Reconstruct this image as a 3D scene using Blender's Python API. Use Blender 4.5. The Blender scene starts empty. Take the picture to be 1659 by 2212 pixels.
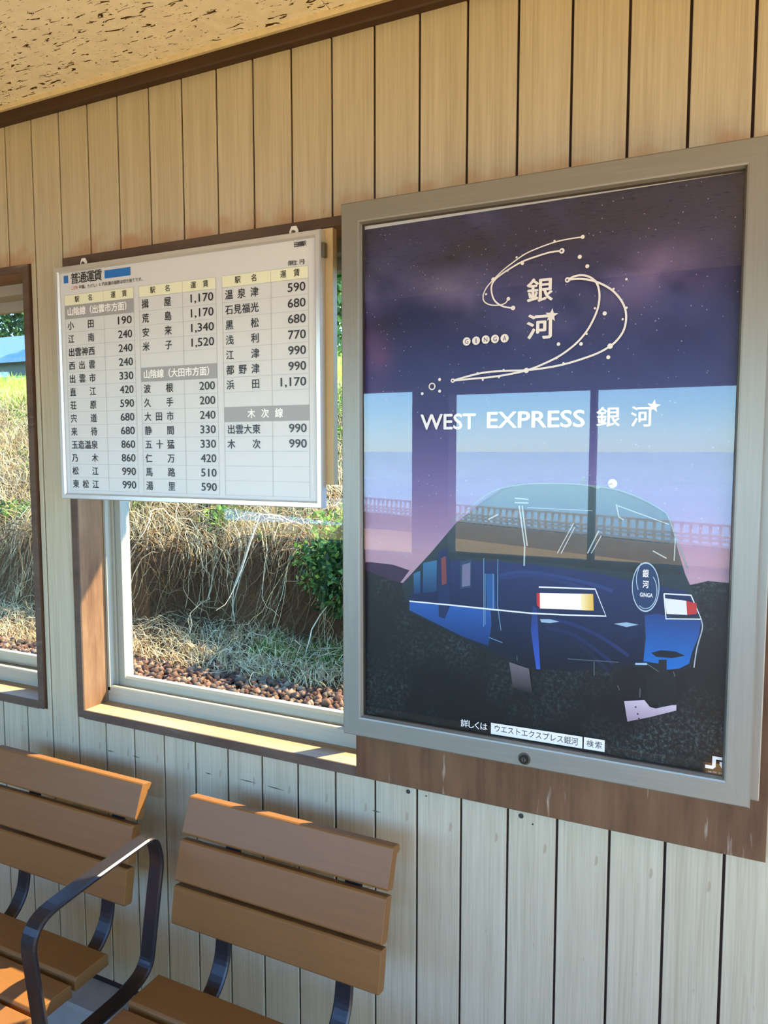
import bpy, bmesh, math, random
import numpy as np
from mathutils import Vector
from mathutils.geometry import tessellate_polygon

S = bpy.context.scene
COL = S.collection
random.seed(7)
RNG = np.random.default_rng(11)

# ------------------------------------------------------------------ camera, sky, sun, exposure
cam_d = bpy.data.cameras.new('camera')
cam_d.sensor_fit = 'VERTICAL'; cam_d.sensor_height = 36.0
cam_d.lens = 1624.27 / 2212 * 36.0
cam_d.clip_start = 0.02; cam_d.clip_end = 6000
cam = bpy.data.objects.new('camera', cam_d); COL.objects.link(cam)
cam.location = (1.8161, -1.4305, 1.6)
cam.rotation_euler = (math.pi / 2 - 0.08192, 0, 0.44995)
S.camera = cam

SUN_TRAVEL = Vector((-0.8, -1.0, -1.3)).normalized()
SUN_ENERGY = 14.0
SKY_STRENGTH = 0.80
w = bpy.data.worlds.new('sky'); S.world = w; w.use_nodes = True
nt = w.node_tree; nt.nodes.clear()
sky = nt.nodes.new('ShaderNodeTexSky'); sky.sky_type = 'NISHITA'; sky.sun_disc = False
sky.sun_elevation = math.asin(-SUN_TRAVEL.z); sky.sun_rotation = math.atan2(-SUN_TRAVEL.x, -SUN_TRAVEL.y)
sky.air_density = 1.0; sky.dust_density = 0.1; sky.ozone_density = 2.0
bgn = nt.nodes.new('ShaderNodeBackground'); bgn.inputs['Strength'].default_value = SKY_STRENGTH
outn = nt.nodes.new('ShaderNodeOutputWorld')
tint = nt.nodes.new('ShaderNodeMix'); tint.data_type = 'RGBA'; tint.blend_type = 'MULTIPLY'; tint.inputs[0].default_value = 1.0
tint.inputs[7].default_value = (0.67, 1.0, 1.36, 1)
nt.links.new(sky.outputs[0], tint.inputs[6]); nt.links.new(tint.outputs[2], bgn.inputs[0]); nt.links.new(bgn.outputs[0], outn.inputs[0])

sun_d = bpy.data.lights.new('sun', 'SUN'); sun_d.energy = SUN_ENERGY; sun_d.angle = 0.0093
sun_d.color = (1.0, 0.82, 0.55)
sun = bpy.data.objects.new('sun', sun_d); COL.objects.link(sun)
sun.rotation_euler = SUN_TRAVEL.to_track_quat('-Z', 'Y').to_euler(); sun.location = (6, 8, 12)

vs = S.view_settings
vs.view_transform = 'Standard'; vs.look = 'None'; vs.gamma = 1.0; vs.use_curve_mapping = False
vs.exposure = 0.68
try:
    S.cycles.max_bounces = 8; S.cycles.diffuse_bounces = 4; S.cycles.transparent_max_bounces = 12
    S.cycles.sample_clamp_indirect = 8.0; S.cycles.caustics_reflective = False; S.cycles.caustics_refractive = False
except Exception:
    pass

# ------------------------------------------------------------------ colour / material helpers
def lin(r, g, b):
    f = lambda c: ((c / 255 + 0.055) / 1.055) ** 2.4 if c > 10 else c / 255 / 12.92
    return (f(r), f(g), f(b), 1.0)

class NT:
    def __init__(s, name):
        s.m = bpy.data.materials.new(name); s.m.use_nodes = True
        s.t = s.m.node_tree; s.t.nodes.clear()
        s.out = s.n('ShaderNodeOutputMaterial')
        s.p = s.n('ShaderNodeBsdfPrincipled'); s.l(s.p.outputs[0], s.out.inputs[0])
        s.tc = s.n('ShaderNodeTexCoord')
    def n(s, k, **a):
        x = s.t.nodes.new(k)
        for q, v in a.items(): setattr(x, q, v)
        return x
    def l(s, a, b): s.t.links.new(a, b)
    def mapped(s, scale, src='Object', loc=(0, 0, 0)):
        mp = s.n('ShaderNodeMapping'); mp.inputs['Scale'].default_value = scale; mp.inputs['Location'].default_value = loc
        s.l(s.tc.outputs[src], mp.inputs[0]); return mp.outputs[0]
    def noise(s, vec, scale=5, detail=3, rough=0.5, dist=0.0):
        x = s.n('ShaderNodeTexNoise'); x.inputs['Scale'].default_value = scale; x.inputs['Detail'].default_value = detail
        x.inputs['Roughness'].default_value = rough; x.inputs['Distortion'].default_value = dist
        if vec is not None: s.l(vec, x.inputs['Vector'])
        return x.outputs['Fac']
    def ramp(s, fac, stops, interp='LINEAR'):
        x = s.n('ShaderNodeValToRGB'); x.color_ramp.interpolation = interp
        e = x.color_ramp.elements
        while len(e) > 1: e.remove(e[-1])
        e[0].position = stops[0][0]; e[0].color = stops[0][1]
        for p, c in stops[1:]:
            k = e.new(p); k.color = c
        s.l(fac, x.inputs[0]); return x.outputs[0]
    def mix(s, fac, a, b, mode='MIX'):
        x = s.n('ShaderNodeMix'); x.data_type = 'RGBA'; x.blend_type = mode
        for v, i in ((fac, 0), (a, 6), (b, 7)):
            if hasattr(v, 'is_linked'): s.l(v, x.inputs[i])
            else: x.inputs[i].default_value = v
        return x.outputs[2]
    def base(s, v):
        if hasattr(v, 'is_linked'): s.l(v, s.p.inputs['Base Color'])
        else: s.p.inputs['Base Color'].default_value = v
    def bump(s, h, strength=0.3, dist=0.002):
        b = s.n('ShaderNodeBump'); b.inputs['Strength'].default_value = strength; b.inputs['Distance'].default_value = dist
        s.l(h, b.inputs['Height']); s.l(b.outputs[0], s.p.inputs['Normal'])
    def set(s, rough=0.5, metal=0.0, spec=0.5):
        s.p.inputs['Roughness'].default_value = rough; s.p.inputs['Metallic'].default_value = metal
        s.p.inputs['Specular IOR Level'].default_value = spec
        return s

W0 = lin(0, 0, 0); W1 = lin(255, 255, 255)
M = {}
def plain(name, c, rough=0.5, metal=0.0, var=0.08, scale=40.0, stretch=(1, 1, 1), bump=0.0):
    a = NT(name).set(rough, metal)
    f = a.noise(a.mapped(stretch), scale, 4, 0.6)
    d = tuple(x * (1 - var) for x in c[:3]) + (1,); e = tuple(min(1, x * (1 + var)) for x in c[:3]) + (1,)
    a.base(a.ramp(f, [(0.3, d), (0.7, e)]))
    if bump: a.bump(f, bump, 0.001)
    M[name] = a.m; return a.m

# printed wood-grain wall board
a = NT('board_panel').set(0.42, 0, 0.4)
oi = a.n('ShaderNodeObjectInfo')
mp = a.n('ShaderNodeMapping'); mp.inputs['Scale'].default_value = (1, 1, 0.02)
a.l(a.tc.outputs['Object'], mp.inputs[0])
cmb = a.n('ShaderNodeVectorMath'); cmb.operation = 'ADD'
rm = a.n('ShaderNodeVectorMath'); rm.operation = 'SCALE'; rm.inputs[0].default_value = (7, 3, 5)
a.l(oi.outputs['Random'], rm.inputs['Scale']); a.l(mp.outputs[0], cmb.inputs[0]); a.l(rm.outputs[0], cmb.inputs[1])
g1 = a.noise(cmb.outputs[0], 260, 4, 0.65, 0.3); g2 = a.noise(cmb.outputs[0], 45, 3, 0.5, 0.6)
col = a.mix(0.45, a.ramp(g1, [(0.34, lin(158, 147, 122)), (0.62, lin(184, 175, 150))]), a.ramp(g2, [(0.3, lin(158, 148, 120)), (0.7, lin(184, 176, 152))]))
mp2 = a.mapped((1, 1, 0.35)); mk = a.noise(mp2, 55, 2, 0.5)
col = a.mix(a.ramp(mk, [(0.735, W0), (0.77, lin(170, 170, 170))]), col, lin(128, 100, 70))
a.base(col); a.bump(g1, 0.12, 0.0006); M['board_panel'] = a.m
M['board_panel_stained'] = a.m.copy(); M['board_panel_stained'].name = 'board_panel_stained'     # water stain along the lower ends of the upper boards
t_ = M['board_panel_stained'].node_tree; pr_ = next(n for n in t_.nodes if n.type == 'BSDF_PRINCIPLED'); src_ = pr_.inputs['Base Color'].links[0].from_socket
tc_ = t_.nodes.new('ShaderNodeTexCoord'); sx_ = t_.nodes.new('ShaderNodeSeparateXYZ'); t_.links.new(tc_.outputs['Object'], sx_.inputs[0])
ns_ = t_.nodes.new('ShaderNodeTexNoise'); ns_.inputs['Scale'].default_value = 14; ns_.inputs['Detail'].default_value = 4; ge_ = t_.nodes.new('ShaderNodeNewGeometry'); t_.links.new(ge_.outputs['Position'], ns_.inputs['Vector'])
ad_ = t_.nodes.new('ShaderNodeMath'); ad_.operation = 'MULTIPLY_ADD'; ad_.inputs[1].default_value = .16; t_.links.new(ns_.outputs['Fac'], ad_.inputs[0]); ad_.inputs[2].default_value = -.035
sb_ = t_.nodes.new('ShaderNodeMath'); sb_.operation = 'SUBTRACT'; t_.links.new(ad_.outputs[0], sb_.inputs[0]); t_.links.new(sx_.outputs['Z'], sb_.inputs[1])
mr_ = t_.nodes.new('ShaderNodeMapRange'); mr_.inputs[1].default_value = 0.0; mr_.inputs[2].default_value = .05; mr_.inputs[4].default_value = .6; t_.links.new(sb_.outputs[0], mr_.inputs[0])
mx_ = t_.nodes.new('ShaderNodeMix'); mx_.data_type = 'RGBA'; t_.links.new(mr_.outputs[0], mx_.inputs[0]); t_.links.new(src_, mx_.inputs[6]); mx_.inputs[7].default_value = lin(158, 104, 58); t_.links.new(mx_.outputs[2], pr_.inputs['Base Color'])

plain('groove', lin(40, 18, 12), 0.8)
# dark stained trim and casings, weathered
def wood(name, c1, c2, c3, axis, rough=0.6, wear=0.0):
    a = NT(name).set(rough, 0, 0.35)
    sc = [1, 1, 1]; sc[axis] = 0.06
    v = a.mapped(tuple(sc))
    f = a.noise(v, 70, 5, 0.65, 0.8); f2 = a.noise(a.mapped(tuple(0.3 if i == axis else 1 for i in range(3))), 14, 4, 0.6)
    col = a.mix(0.5, a.ramp(f, [(0.3, c1), (0.7, c2)]), a.ramp(f2, [(0.3, c1), (0.72, c3)]))
    if wear:
        f3 = a.noise(a.mapped(tuple(0.12 if i == axis else 1 for i in range(3))), 60, 3, 0.5)
        col = a.mix(a.ramp(f3, [(0.66, W0), (0.74, (wear, wear, wear, 1))]), col, lin(200, 185, 165))
    a.base(col); a.bump(f, 0.25, 0.0012); M[name] = a.m
wood('trim_wood', lin(52, 33, 20), lin(70, 46, 28), lin(62, 38, 22), 0, 0.5)
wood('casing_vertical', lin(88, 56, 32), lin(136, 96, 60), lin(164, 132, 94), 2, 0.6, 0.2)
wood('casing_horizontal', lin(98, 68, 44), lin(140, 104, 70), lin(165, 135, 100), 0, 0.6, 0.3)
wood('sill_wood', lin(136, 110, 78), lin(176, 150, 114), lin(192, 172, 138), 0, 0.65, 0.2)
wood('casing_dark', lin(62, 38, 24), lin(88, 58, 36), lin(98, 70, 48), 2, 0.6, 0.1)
wood('casing_edge', lin(66, 50, 40), lin(92, 74, 60), lin(104, 88, 74), 0, 0.65, 0.15)
wood('plywood', lin(70, 44, 26), lin(106, 72, 44), lin(122, 92, 62), 2, 0.75, 0.4)
plain('scuff', lin(88, 76, 66), 0.8)
plain('beige_paint', lin(190, 165, 118), 0.55, 0, 0.06, 15)

# acoustic ceiling tile with worm-track fissures
a = NT('ceiling_tile').set(0.85, 0, 0.2)
v = a.mapped((0.42, 1.5, 1))
f = a.noise(v, 62, 3.0, 0.55, 1.1); f2 = a.noise(a.mapped((0.7, 1.3, 1), loc=(3, 5, 0)), 190, 2, 0.5)
f3 = a.noise(a.mapped((1, 1, 1)), 30, 3)
worm = a.ramp(f, [(0.615, W0), (0.63, W1)]); pin = a.ramp(f2, [(0.69, W0), (0.71, lin(200, 200, 200))])
hole = a.mix(1.0, worm, pin, 'LIGHTEN')
basec = a.ramp(f3, [(0.3, lin(230, 222, 204)), (0.7, lin(242, 234, 218))])
a.base(a.mix(hole, basec, lin(70, 48, 24)))
inv = a.n('ShaderNodeInvert'); a.l(hole, inv.inputs['Color']); a.bump(inv.outputs[0], 0.6, 0.003); M['ceiling_tile'] = a.m
plain('ceiling_back', lin(120, 105, 80), 0.8)
plain('bead', lin(205, 190, 155), 0.5)

plain('concrete', lin(158, 156, 150), 0.75, 0, 0.12, 12, bump=0.2)
plain('floor_concrete', lin(208, 172, 108), 0.7, 0, 0.1, 10, bump=0.15)
plain('concrete_warm', lin(224, 186, 116), 0.8, 0, 0.12, 3, bump=0.1)
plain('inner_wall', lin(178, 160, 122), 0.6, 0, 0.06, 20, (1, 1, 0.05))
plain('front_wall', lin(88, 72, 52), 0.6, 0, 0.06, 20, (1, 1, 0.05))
plain('outer_wall', lin(205, 200, 190), 0.8, 0, 0.05, 5)
plain('roof', lin(90, 80, 72), 0.8)

# brushed / painted aluminium
def metal(name, c, rough, axis=0, metallic=1.0):
    a = NT(name).set(rough, metallic)
    v = a.mapped(tuple(0.03 if i == axis else 1 for i in range(3)))
    f = a.noise(v, 300, 3, 0.6)
    a.base(a.ramp(f, [(0.3, tuple(x * 0.9 for x in c[:3]) + (1,)), (0.7, c)])); a.bump(f, 0.05, 0.0004); M[name] = a.m
metal('frame_h', lin(134, 132, 124), 0.42, 0, 0.45)
metal('frame_v', lin(134, 132, 124), 0.42, 2, 0.45)
metal('alu_sash', lin(166, 164, 148), 0.5, 0, 0.2)
metal('alu_bright', lin(214, 216, 218), 0.33, 0, 0.7)
metal('alu_bright_v', lin(214, 216, 218), 0.33, 2, 0.7)
plain('gasket', lin(50, 42, 36), 0.6)
plain('lock_metal', lin(120, 115, 105), 0.3, 0.9)
plain('lock_dark', lin(40, 38, 36), 0.4, 0.6)
plain('plastic_white', lin(225, 222, 212), 0.4)
plain('board_white', lin(198, 201, 200), 0.4, 0, 0.01)
plain('bench_slat', lin(124, 82, 38), 0.48, 0, 0.06, 120, (0.05, 1, 1), bump=0.05)
next(n for n in M['bench_slat'].node_tree.nodes if n.type == 'BSDF_PRINCIPLED').inputs['Specular IOR Level'].default_value = 0.45
plain('bench_metal', lin(46, 41, 42), 0.34, 0.4, 0.05)
# thin clear panes
def glass(name, k, tint, rough=0.0, wav=0.0, haze=0.0):
    a = NT(name); a.t.nodes.remove(a.p)
    tr = a.n('ShaderNodeBsdfTransparent'); tr.inputs[0].default_value = tint
    gl = a.n('ShaderNodeBsdfGlossy'); gl.inputs['Roughness'].default_value = rough
    lw = a.n('ShaderNodeFresnel'); lw.inputs['IOR'].default_value = 1.5
    mt = a.n('ShaderNodeMath', operation='MULTIPLY'); mt.inputs[1].default_value = k; mt.use_clamp = True
    ge = a.n('ShaderNodeNewGeometry'); om = a.n('ShaderNodeMath', operation='SUBTRACT'); om.inputs[0].default_value = 1.0
    a.l(ge.outputs['Backfacing'], om.inputs[1]); fm = a.n('ShaderNodeMath', operation='MULTIPLY')   # the pane mirrors once, at its near face
    a.l(lw.outputs[0], fm.inputs[0]); a.l(om.outputs[0], fm.inputs[1]); a.l(fm.outputs[0], mt.inputs[0])
    if wav:
        f = a.noise(a.mapped((1, 1, 1.2)), 6, 1, 0.4)
        b = a.n('ShaderNodeBump'); b.inputs['Strength'].default_value = wav; b.inputs['Distance'].default_value = 0.004
        a.l(f, b.inputs['Height']); a.l(b.outputs[0], gl.inputs['Normal'])
    ms = a.n('ShaderNodeMixShader')
    a.l(mt.outputs[0], ms.inputs[0]); a.l(tr.outputs[0], ms.inputs[1]); a.l(gl.outputs[0], ms.inputs[2])
    last = ms.outputs[0]
    a.l(last, a.out.inputs[0]); M[name] = a.m
glass('window_glass', 1.0, (0.95, 0.97, 0.95, 1))
glass('cover_glass', 1.35, (0.97, 0.97, 0.97, 1), 0.004)

def attr_mat(name, rough=0.5, spec=0.5, noise=None, trans=0.0):
    a = NT(name).set(rough, 0, spec)
    at = a.n('ShaderNodeAttribute', attribute_name='tone')
    a.base(at.outputs['Color'])
    if trans:
        tl = a.n('ShaderNodeBsdfTranslucent'); a.l(at.outputs['Color'], tl.inputs[0])
        ms = a.n('ShaderNodeMixShader'); ms.inputs[0].default_value = trans
        a.l(a.p.outputs[0], ms.inputs[1]); a.l(tl.outputs[0], ms.inputs[2]); a.l(ms.outputs[0], a.out.inputs[0])
    M[name] = a.m
attr_mat('foliage', 0.55, 0.3, trans=0.45)
attr_mat('dry_stem', 0.7, 0.2, trans=0.42)
attr_mat('stone', 0.85, 0.2)
attr_mat('print', 0.4, 0.4)

# ------------------------------------------------------------------ mesh helpers
WL = {}
def wloc(o): return WL.get(o.name, Vector((0, 0, 0)))
def empty(name, loc, label=None, cat=None, group=None, kind=None):
    o = bpy.data.objects.new(name, None); COL.objects.link(o); o.location = loc; o.empty_display_size = 0.05
    WL[o.name] = Vector(loc); tag(o, label, cat, group, kind); return o
def tag(o, label=None, cat=None, group=None, kind=None):
    for k, v in (('label', label), ('category', cat), ('group', group), ('kind', kind)):
        if v: o[k] = v
    return o
class MB:
    def __init__(s): s.v = []; s.f = []; s.c = []
    def add(s, v, f, c=None):
        n = len(s.v); s.v += [tuple(p) for p in v]; s.f += [tuple(i + n for i in q) for q in f]
        if c is not None: s.c += ([c] * len(v) if not isinstance(c, list) else c)
        return s
    def box(s, x0, x1, y0, y1, z0, z1):
        v = [(x, y, z) for x in (x0, x1) for y in (y0, y1) for z in (z0, z1)]
        return s.add(v, [(0, 1, 3, 2), (4, 6, 7, 5), (0, 4, 5, 1), (2, 3, 7, 6), (0, 2, 6, 4), (1, 5, 7, 3)])
    def prism(s, prof, axis, a, b):
        """profile in the two other axes (x,y,z order), extruded along axis from a to b"""
        n = len(prof); v = []
        for t in (a, b):
            for p, q in prof:
                c = [p, q]; c.insert(axis, t); v.append(tuple(c))
        f = [tuple(range(n))[::-1], tuple(range(n, 2 * n))] + [(i, (i + 1) % n, n + (i + 1) % n, n + i) for i in range(n)]
        return s.add(v, f)
    def cyl(s, c, r, axis, h, n=20, r2=None):
        v = []; r2 = r if r2 is None else r2
        for t, rr in ((0, r), (h, r2)):
            for i in range(n):
                an = 2 * math.pi * i / n; p = [rr * math.cos(an), rr * math.sin(an)]; p.insert(axis, t)
                v.append(tuple(c[k] + p[k] for k in range(3)))
        f = [tuple(range(n))[::-1], tuple(range(n, 2 * n))] + [(i, (i + 1) % n, n + (i + 1) % n, n + i) for i in range(n)]
        return s.add(v, f)
    def build(s, name, mat, parent=None, origin=None, smooth=False, bevel=0.0, fixn=True):
        me = bpy.data.meshes.new(name)
        if parent is not None: org = wloc(parent)
        elif origin is not None: org = Vector(origin)
        else:
            A = np.array(s.v); org = Vector((*( (A.min(0) + A.max(0)) / 2)[:2], A[:, 2].min()))
        me.from_pydata([(p[0] - org.x, p[1] - org.y, p[2] - org.z) for p in s.v], [], s.f)
        if s.c:
            at = me.color_attributes.new('tone', 'FLOAT_COLOR', 'POINT')
            at.data.foreach_set('color', np.array([tuple(c[:3]) + (1,) for c in s.c], dtype=np.float32).ravel())
        if fixn or bevel:
            bm = bmesh.new(); bm.from_mesh(me)
            if fixn: bmesh.ops.recalc_face_normals(bm, faces=bm.faces)
            if bevel: bmesh.ops.bevel(bm, geom=[e for e in bm.edges if e.is_manifold and e.calc_face_angle(0) > 0.5], offset=bevel, segments=2, affect='EDGES', profile=0.5)
            bm.to_mesh(me); bm.free()
        me.materials.append(M[mat] if isinstance(mat, str) else mat)
        if smooth: me.polygons.foreach_set('use_smooth', [True] * len(me.polygons))
        me.update()
        o = bpy.data.objects.new(name, me); COL.objects.link(o)
        if parent is not None: o.parent = parent; WL[o.name] = org.copy()
        else: o.location = org; WL[o.name] = org.copy()
        return o
def copy_of(src, loc, parent):
    c = src.copy(); COL.objects.link(c); c.parent = parent; c.location = loc; return c
def big_mesh(name, V, F, tone, mat, origin=(0, 0, 0), parent=None):
    """fast numpy mesh: F is (n,k) with k 3 or 4"""
    me = bpy.data.meshes.new(name); V = np.asarray(V, dtype=np.float32) - np.asarray(wloc(parent) if parent else origin, dtype=np.float32); F = np.asarray(F, dtype=np.int32)
    k = F.shape[1]
    me.vertices.add(len(V)); me.vertices.foreach_set('co', V.ravel())
    me.loops.add(F.size); me.loops.foreach_set('vertex_index', F.ravel())
    me.polygons.add(len(F)); me.polygons.foreach_set('loop_start', np.arange(0, F.size, k, dtype=np.int32))
    me.update(calc_edges=True)
    if tone is not None:
        at = me.color_attributes.new('tone', 'FLOAT_COLOR', 'POINT')
        T = np.ones((len(V), 4), dtype=np.float32); T[:, :3] = tone; at.data.foreach_set('color', T.ravel())
    me.materials.append(M[mat]); me.validate()
    o = bpy.data.objects.new(name, me); COL.objects.link(o)
    if parent is not None: o.parent = parent
    else: o.location = origin
    WL[o.name] = Vector(wloc(parent) if parent else origin); return o

# ------------------------------------------------------------------ the room
RX0, RX1, RD, CZ = -2.4, 2.9, -2.8, 2.492
WIN = {1: (-1.503, 0.062), 2: (0.235, 1.800)}      # clear openings, z from SZ to HZ
SZ, HZ = 0.905, 2.07
WT = 0.175                                          # outer face of the back wall
CT = 0.021                                          # casing thickness

fl = MB().box(RX0 - .13, RX1 + .13, RD - .13, WT, -0.2, 0.0).build('floor', 'floor_concrete'); tag(fl, kind='structure')

wb = MB()
wb.box(RX0 - .13, RX1 + .13, 0.006, WT, 0, SZ - CT).box(RX0 - .13, RX1 + .13, 0.006, WT, HZ + CT, CZ + .1)
for x0, x1 in ((RX0 - .13, WIN[1][0] - CT), (WIN[1][1] + CT, WIN[2][0] - CT), (WIN[2][1] + CT, RX1 + .13)):
    wb.box(x0, x1, 0.006, WT, SZ - CT, HZ + CT)
wall = wb.build('wall_back', 'groove', origin=(0, 0.006, 0)); tag(wall, kind='structure')

GAP = 0.0025
_pm = {}
def plank(x0, x1, z0, z1):
    key = (round(x1 - x0, 4), round(z1 - z0, 4)); h = (x1 - x0) / 2 - GAP
    if key not in _pm:
        c = 0.0011
        prof = [(-h, 0.0055), (-h, c), (-h + c, 0), (h - c, 0), (h, c), (h, 0.0055)]
        b = MB(); b.prism(prof, 2, 0, z1 - z0)
        me = bpy.data.meshes.new('plank'); me.from_pydata(b.v, [], b.f)
        bm = bmesh.new(); bm.from_mesh(me); bmesh.ops.recalc_face_normals(bm, faces=bm.faces); bm.to_mesh(me); bm.free()
        me.materials.append(M['board_panel_stained' if z0 > 2 else 'board_panel']); _pm[key] = me
    o = bpy.data.objects.new('plank', _pm[key]); COL.objects.link(o); o.parent = wall
    o.location = ((x0 + x1) / 2, -0.006, z0); return o
PB, PT = 0.152, 2.466
for k in range(-24, 29):
    x0, x1 = k * .1 + .003, (k + 1) * .1 + .003
    free = [(x0, x1)]                                   # what is left of this board beside the windows
    for a0, a1 in ((WIN[1][0] - CT, WIN[1][1] + CT), (WIN[2][0] - CT, WIN[2][1] + CT)):
        free = [q for f0, f1 in free for q in ((f0, min(f1, a0)), (max(f0, a1), f1)) if q[1] - q[0] > .008]
    if len(free) == 1 and free[0] == (x0, x1): plank(x0, x1, PB, PT); continue
    plank(x0, x1, PB, SZ - CT - .002); plank(x0, x1, HZ + CT + .002, PT)
    for f0, f1 in free: plank(f0, f1, SZ - CT - .002, HZ + CT + .002)

# knots and drilled plug holes in the lower boards
for i, (kx, kz, r) in enumerate(((1.183, .868, .0050), (1.431, .868, .0054), (1.225, .867, .0018), (1.455, .856, .0018))):
    MB().cyl((kx, -.0006, kz), r, 1, .003, 10).build('plug_hole', 'gasket', wall)

SCR = (((.738, .809), (.788, .808)), ((.816, .808), (.867, .806)), ((.634, .805), (.654, .804)), ((1.095, .808), (1.118, .807)), ((.303, .804), (.334, .803)), ((.396, .805), (.423, .804)))
for (xa, za), (xb, zb) in SCR:                          # dark scuffs left by the bench backs
    dx, dz = xb - xa, zb - za; MB().prism([(xa, za), (xa + dx * .4, za + dz * .4 - .0016), (xb, zb), (xa + dx * .5, za + dz * .5 + .0012)], 1, -.0006, .0004).build('scuff_mark', 'scuff', wall)

pl = MB().prism([(-.094, 0), (-.094, .122), (-.088, .13), (0.02, .13), (0.02, 0)], 0, RX0, RX1).build('baseboard_back', 'concrete'); tag(pl, kind='structure')
t1 = MB().prism([(-.020, 2.456), (-.022, 2.460), (-.022, 2.484), (0.006, 2.484), (0.006, 2.456)], 0, RX0, RX1).build('trim_1', 'trim_wood'); tag(t1, kind='structure')
t2 = MB().prism([(-.030, 2.482), (-.034, 2.486), (-.034, CZ), (-.0, CZ), (-.0, 2.482)], 0, RX0, RX1).build('trim_2', 'bead'); tag(t2, kind='structure')

cl = MB().box(RX0 - .13, RX1 + .13, RD - .13, 0.006, CZ + .012, CZ + .06).build('ceiling', 'ceiling_back'); tag(cl, kind='structure')
tile = None
for i in range(-3, 4):
    for j in range(7):
        x0 = .108 + i * .91; y1 = -.0 - j * .455
        xa, xb = max(x0, RX0), min(x0 + .91, RX1); ya = max(y1 - .455, RD)
        if xb - xa < .05 or y1 - ya < .05: continue
        MB().prism([(xa + .0012, CZ + .0015), (xa + .003, CZ), (xb - .003, CZ), (xb - .0012, CZ + .0015), (xb - .0012, CZ + .013), (xa + .0012, CZ + .013)], 1, ya + .0012, y1 - .0012).build('ceiling_tile', 'ceiling_tile', cl)

# side walls and the front wall with its wide openings towards the sea
tag(MB().box(RX0 - .13, RX0, RD - .13, 0.006, 0, CZ + .012).build('wall_left', 'inner_wall'), kind='structure')
wr = MB().box(RX1, RX1 + .13, -.40, 0.006, 0, CZ + .012).box(RX1, RX1 + .13, RD - .13, -2.6, 0, CZ + .012).box(RX1, RX1 + .13, -2.6, -.40, 2.2, CZ + .012)  # unseen doorway added here so sun reaches the floor and bounces warm light
tag(wr.build('wall_right', 'inner_wall'), kind='structure')
wf = MB(); y0, y1 = RD - .13, RD
OZ0, OZ1 = 0.97, 1.953
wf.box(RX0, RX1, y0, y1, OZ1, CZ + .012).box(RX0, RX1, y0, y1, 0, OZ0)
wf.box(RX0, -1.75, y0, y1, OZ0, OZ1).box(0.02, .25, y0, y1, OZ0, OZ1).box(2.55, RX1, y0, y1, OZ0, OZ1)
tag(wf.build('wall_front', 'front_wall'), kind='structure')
m3 = empty('window_3', (1.06, RD - .06, OZ0), kind='structure')
MB().box(1.045, 1.077, RD - .09, RD - .03, OZ0, OZ1).build('mullion', 'casing_dark', m3)
for z in (OZ0, OZ1 - .03): MB().box(.25, 2.55, RD - .09, RD - .03, z, z + .03).build('rail', 'casing_dark', m3)
tag(MB().box(RX0 - .5, RX1 + .15, RD - .35, WT, CZ + .115, CZ + .25).build('roof', 'roof'), kind='structure')  # overhang kept short at front and right to let more sun in
ev = MB().prism([(WT + .001, 2.47), (.955, 2.442), (.955, 2.55), (WT + .001, 2.742)], 0, RX0 - .6, RX1 + .6).build('trim_3', 'roof'); tag(ev, kind='structure')

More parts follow.
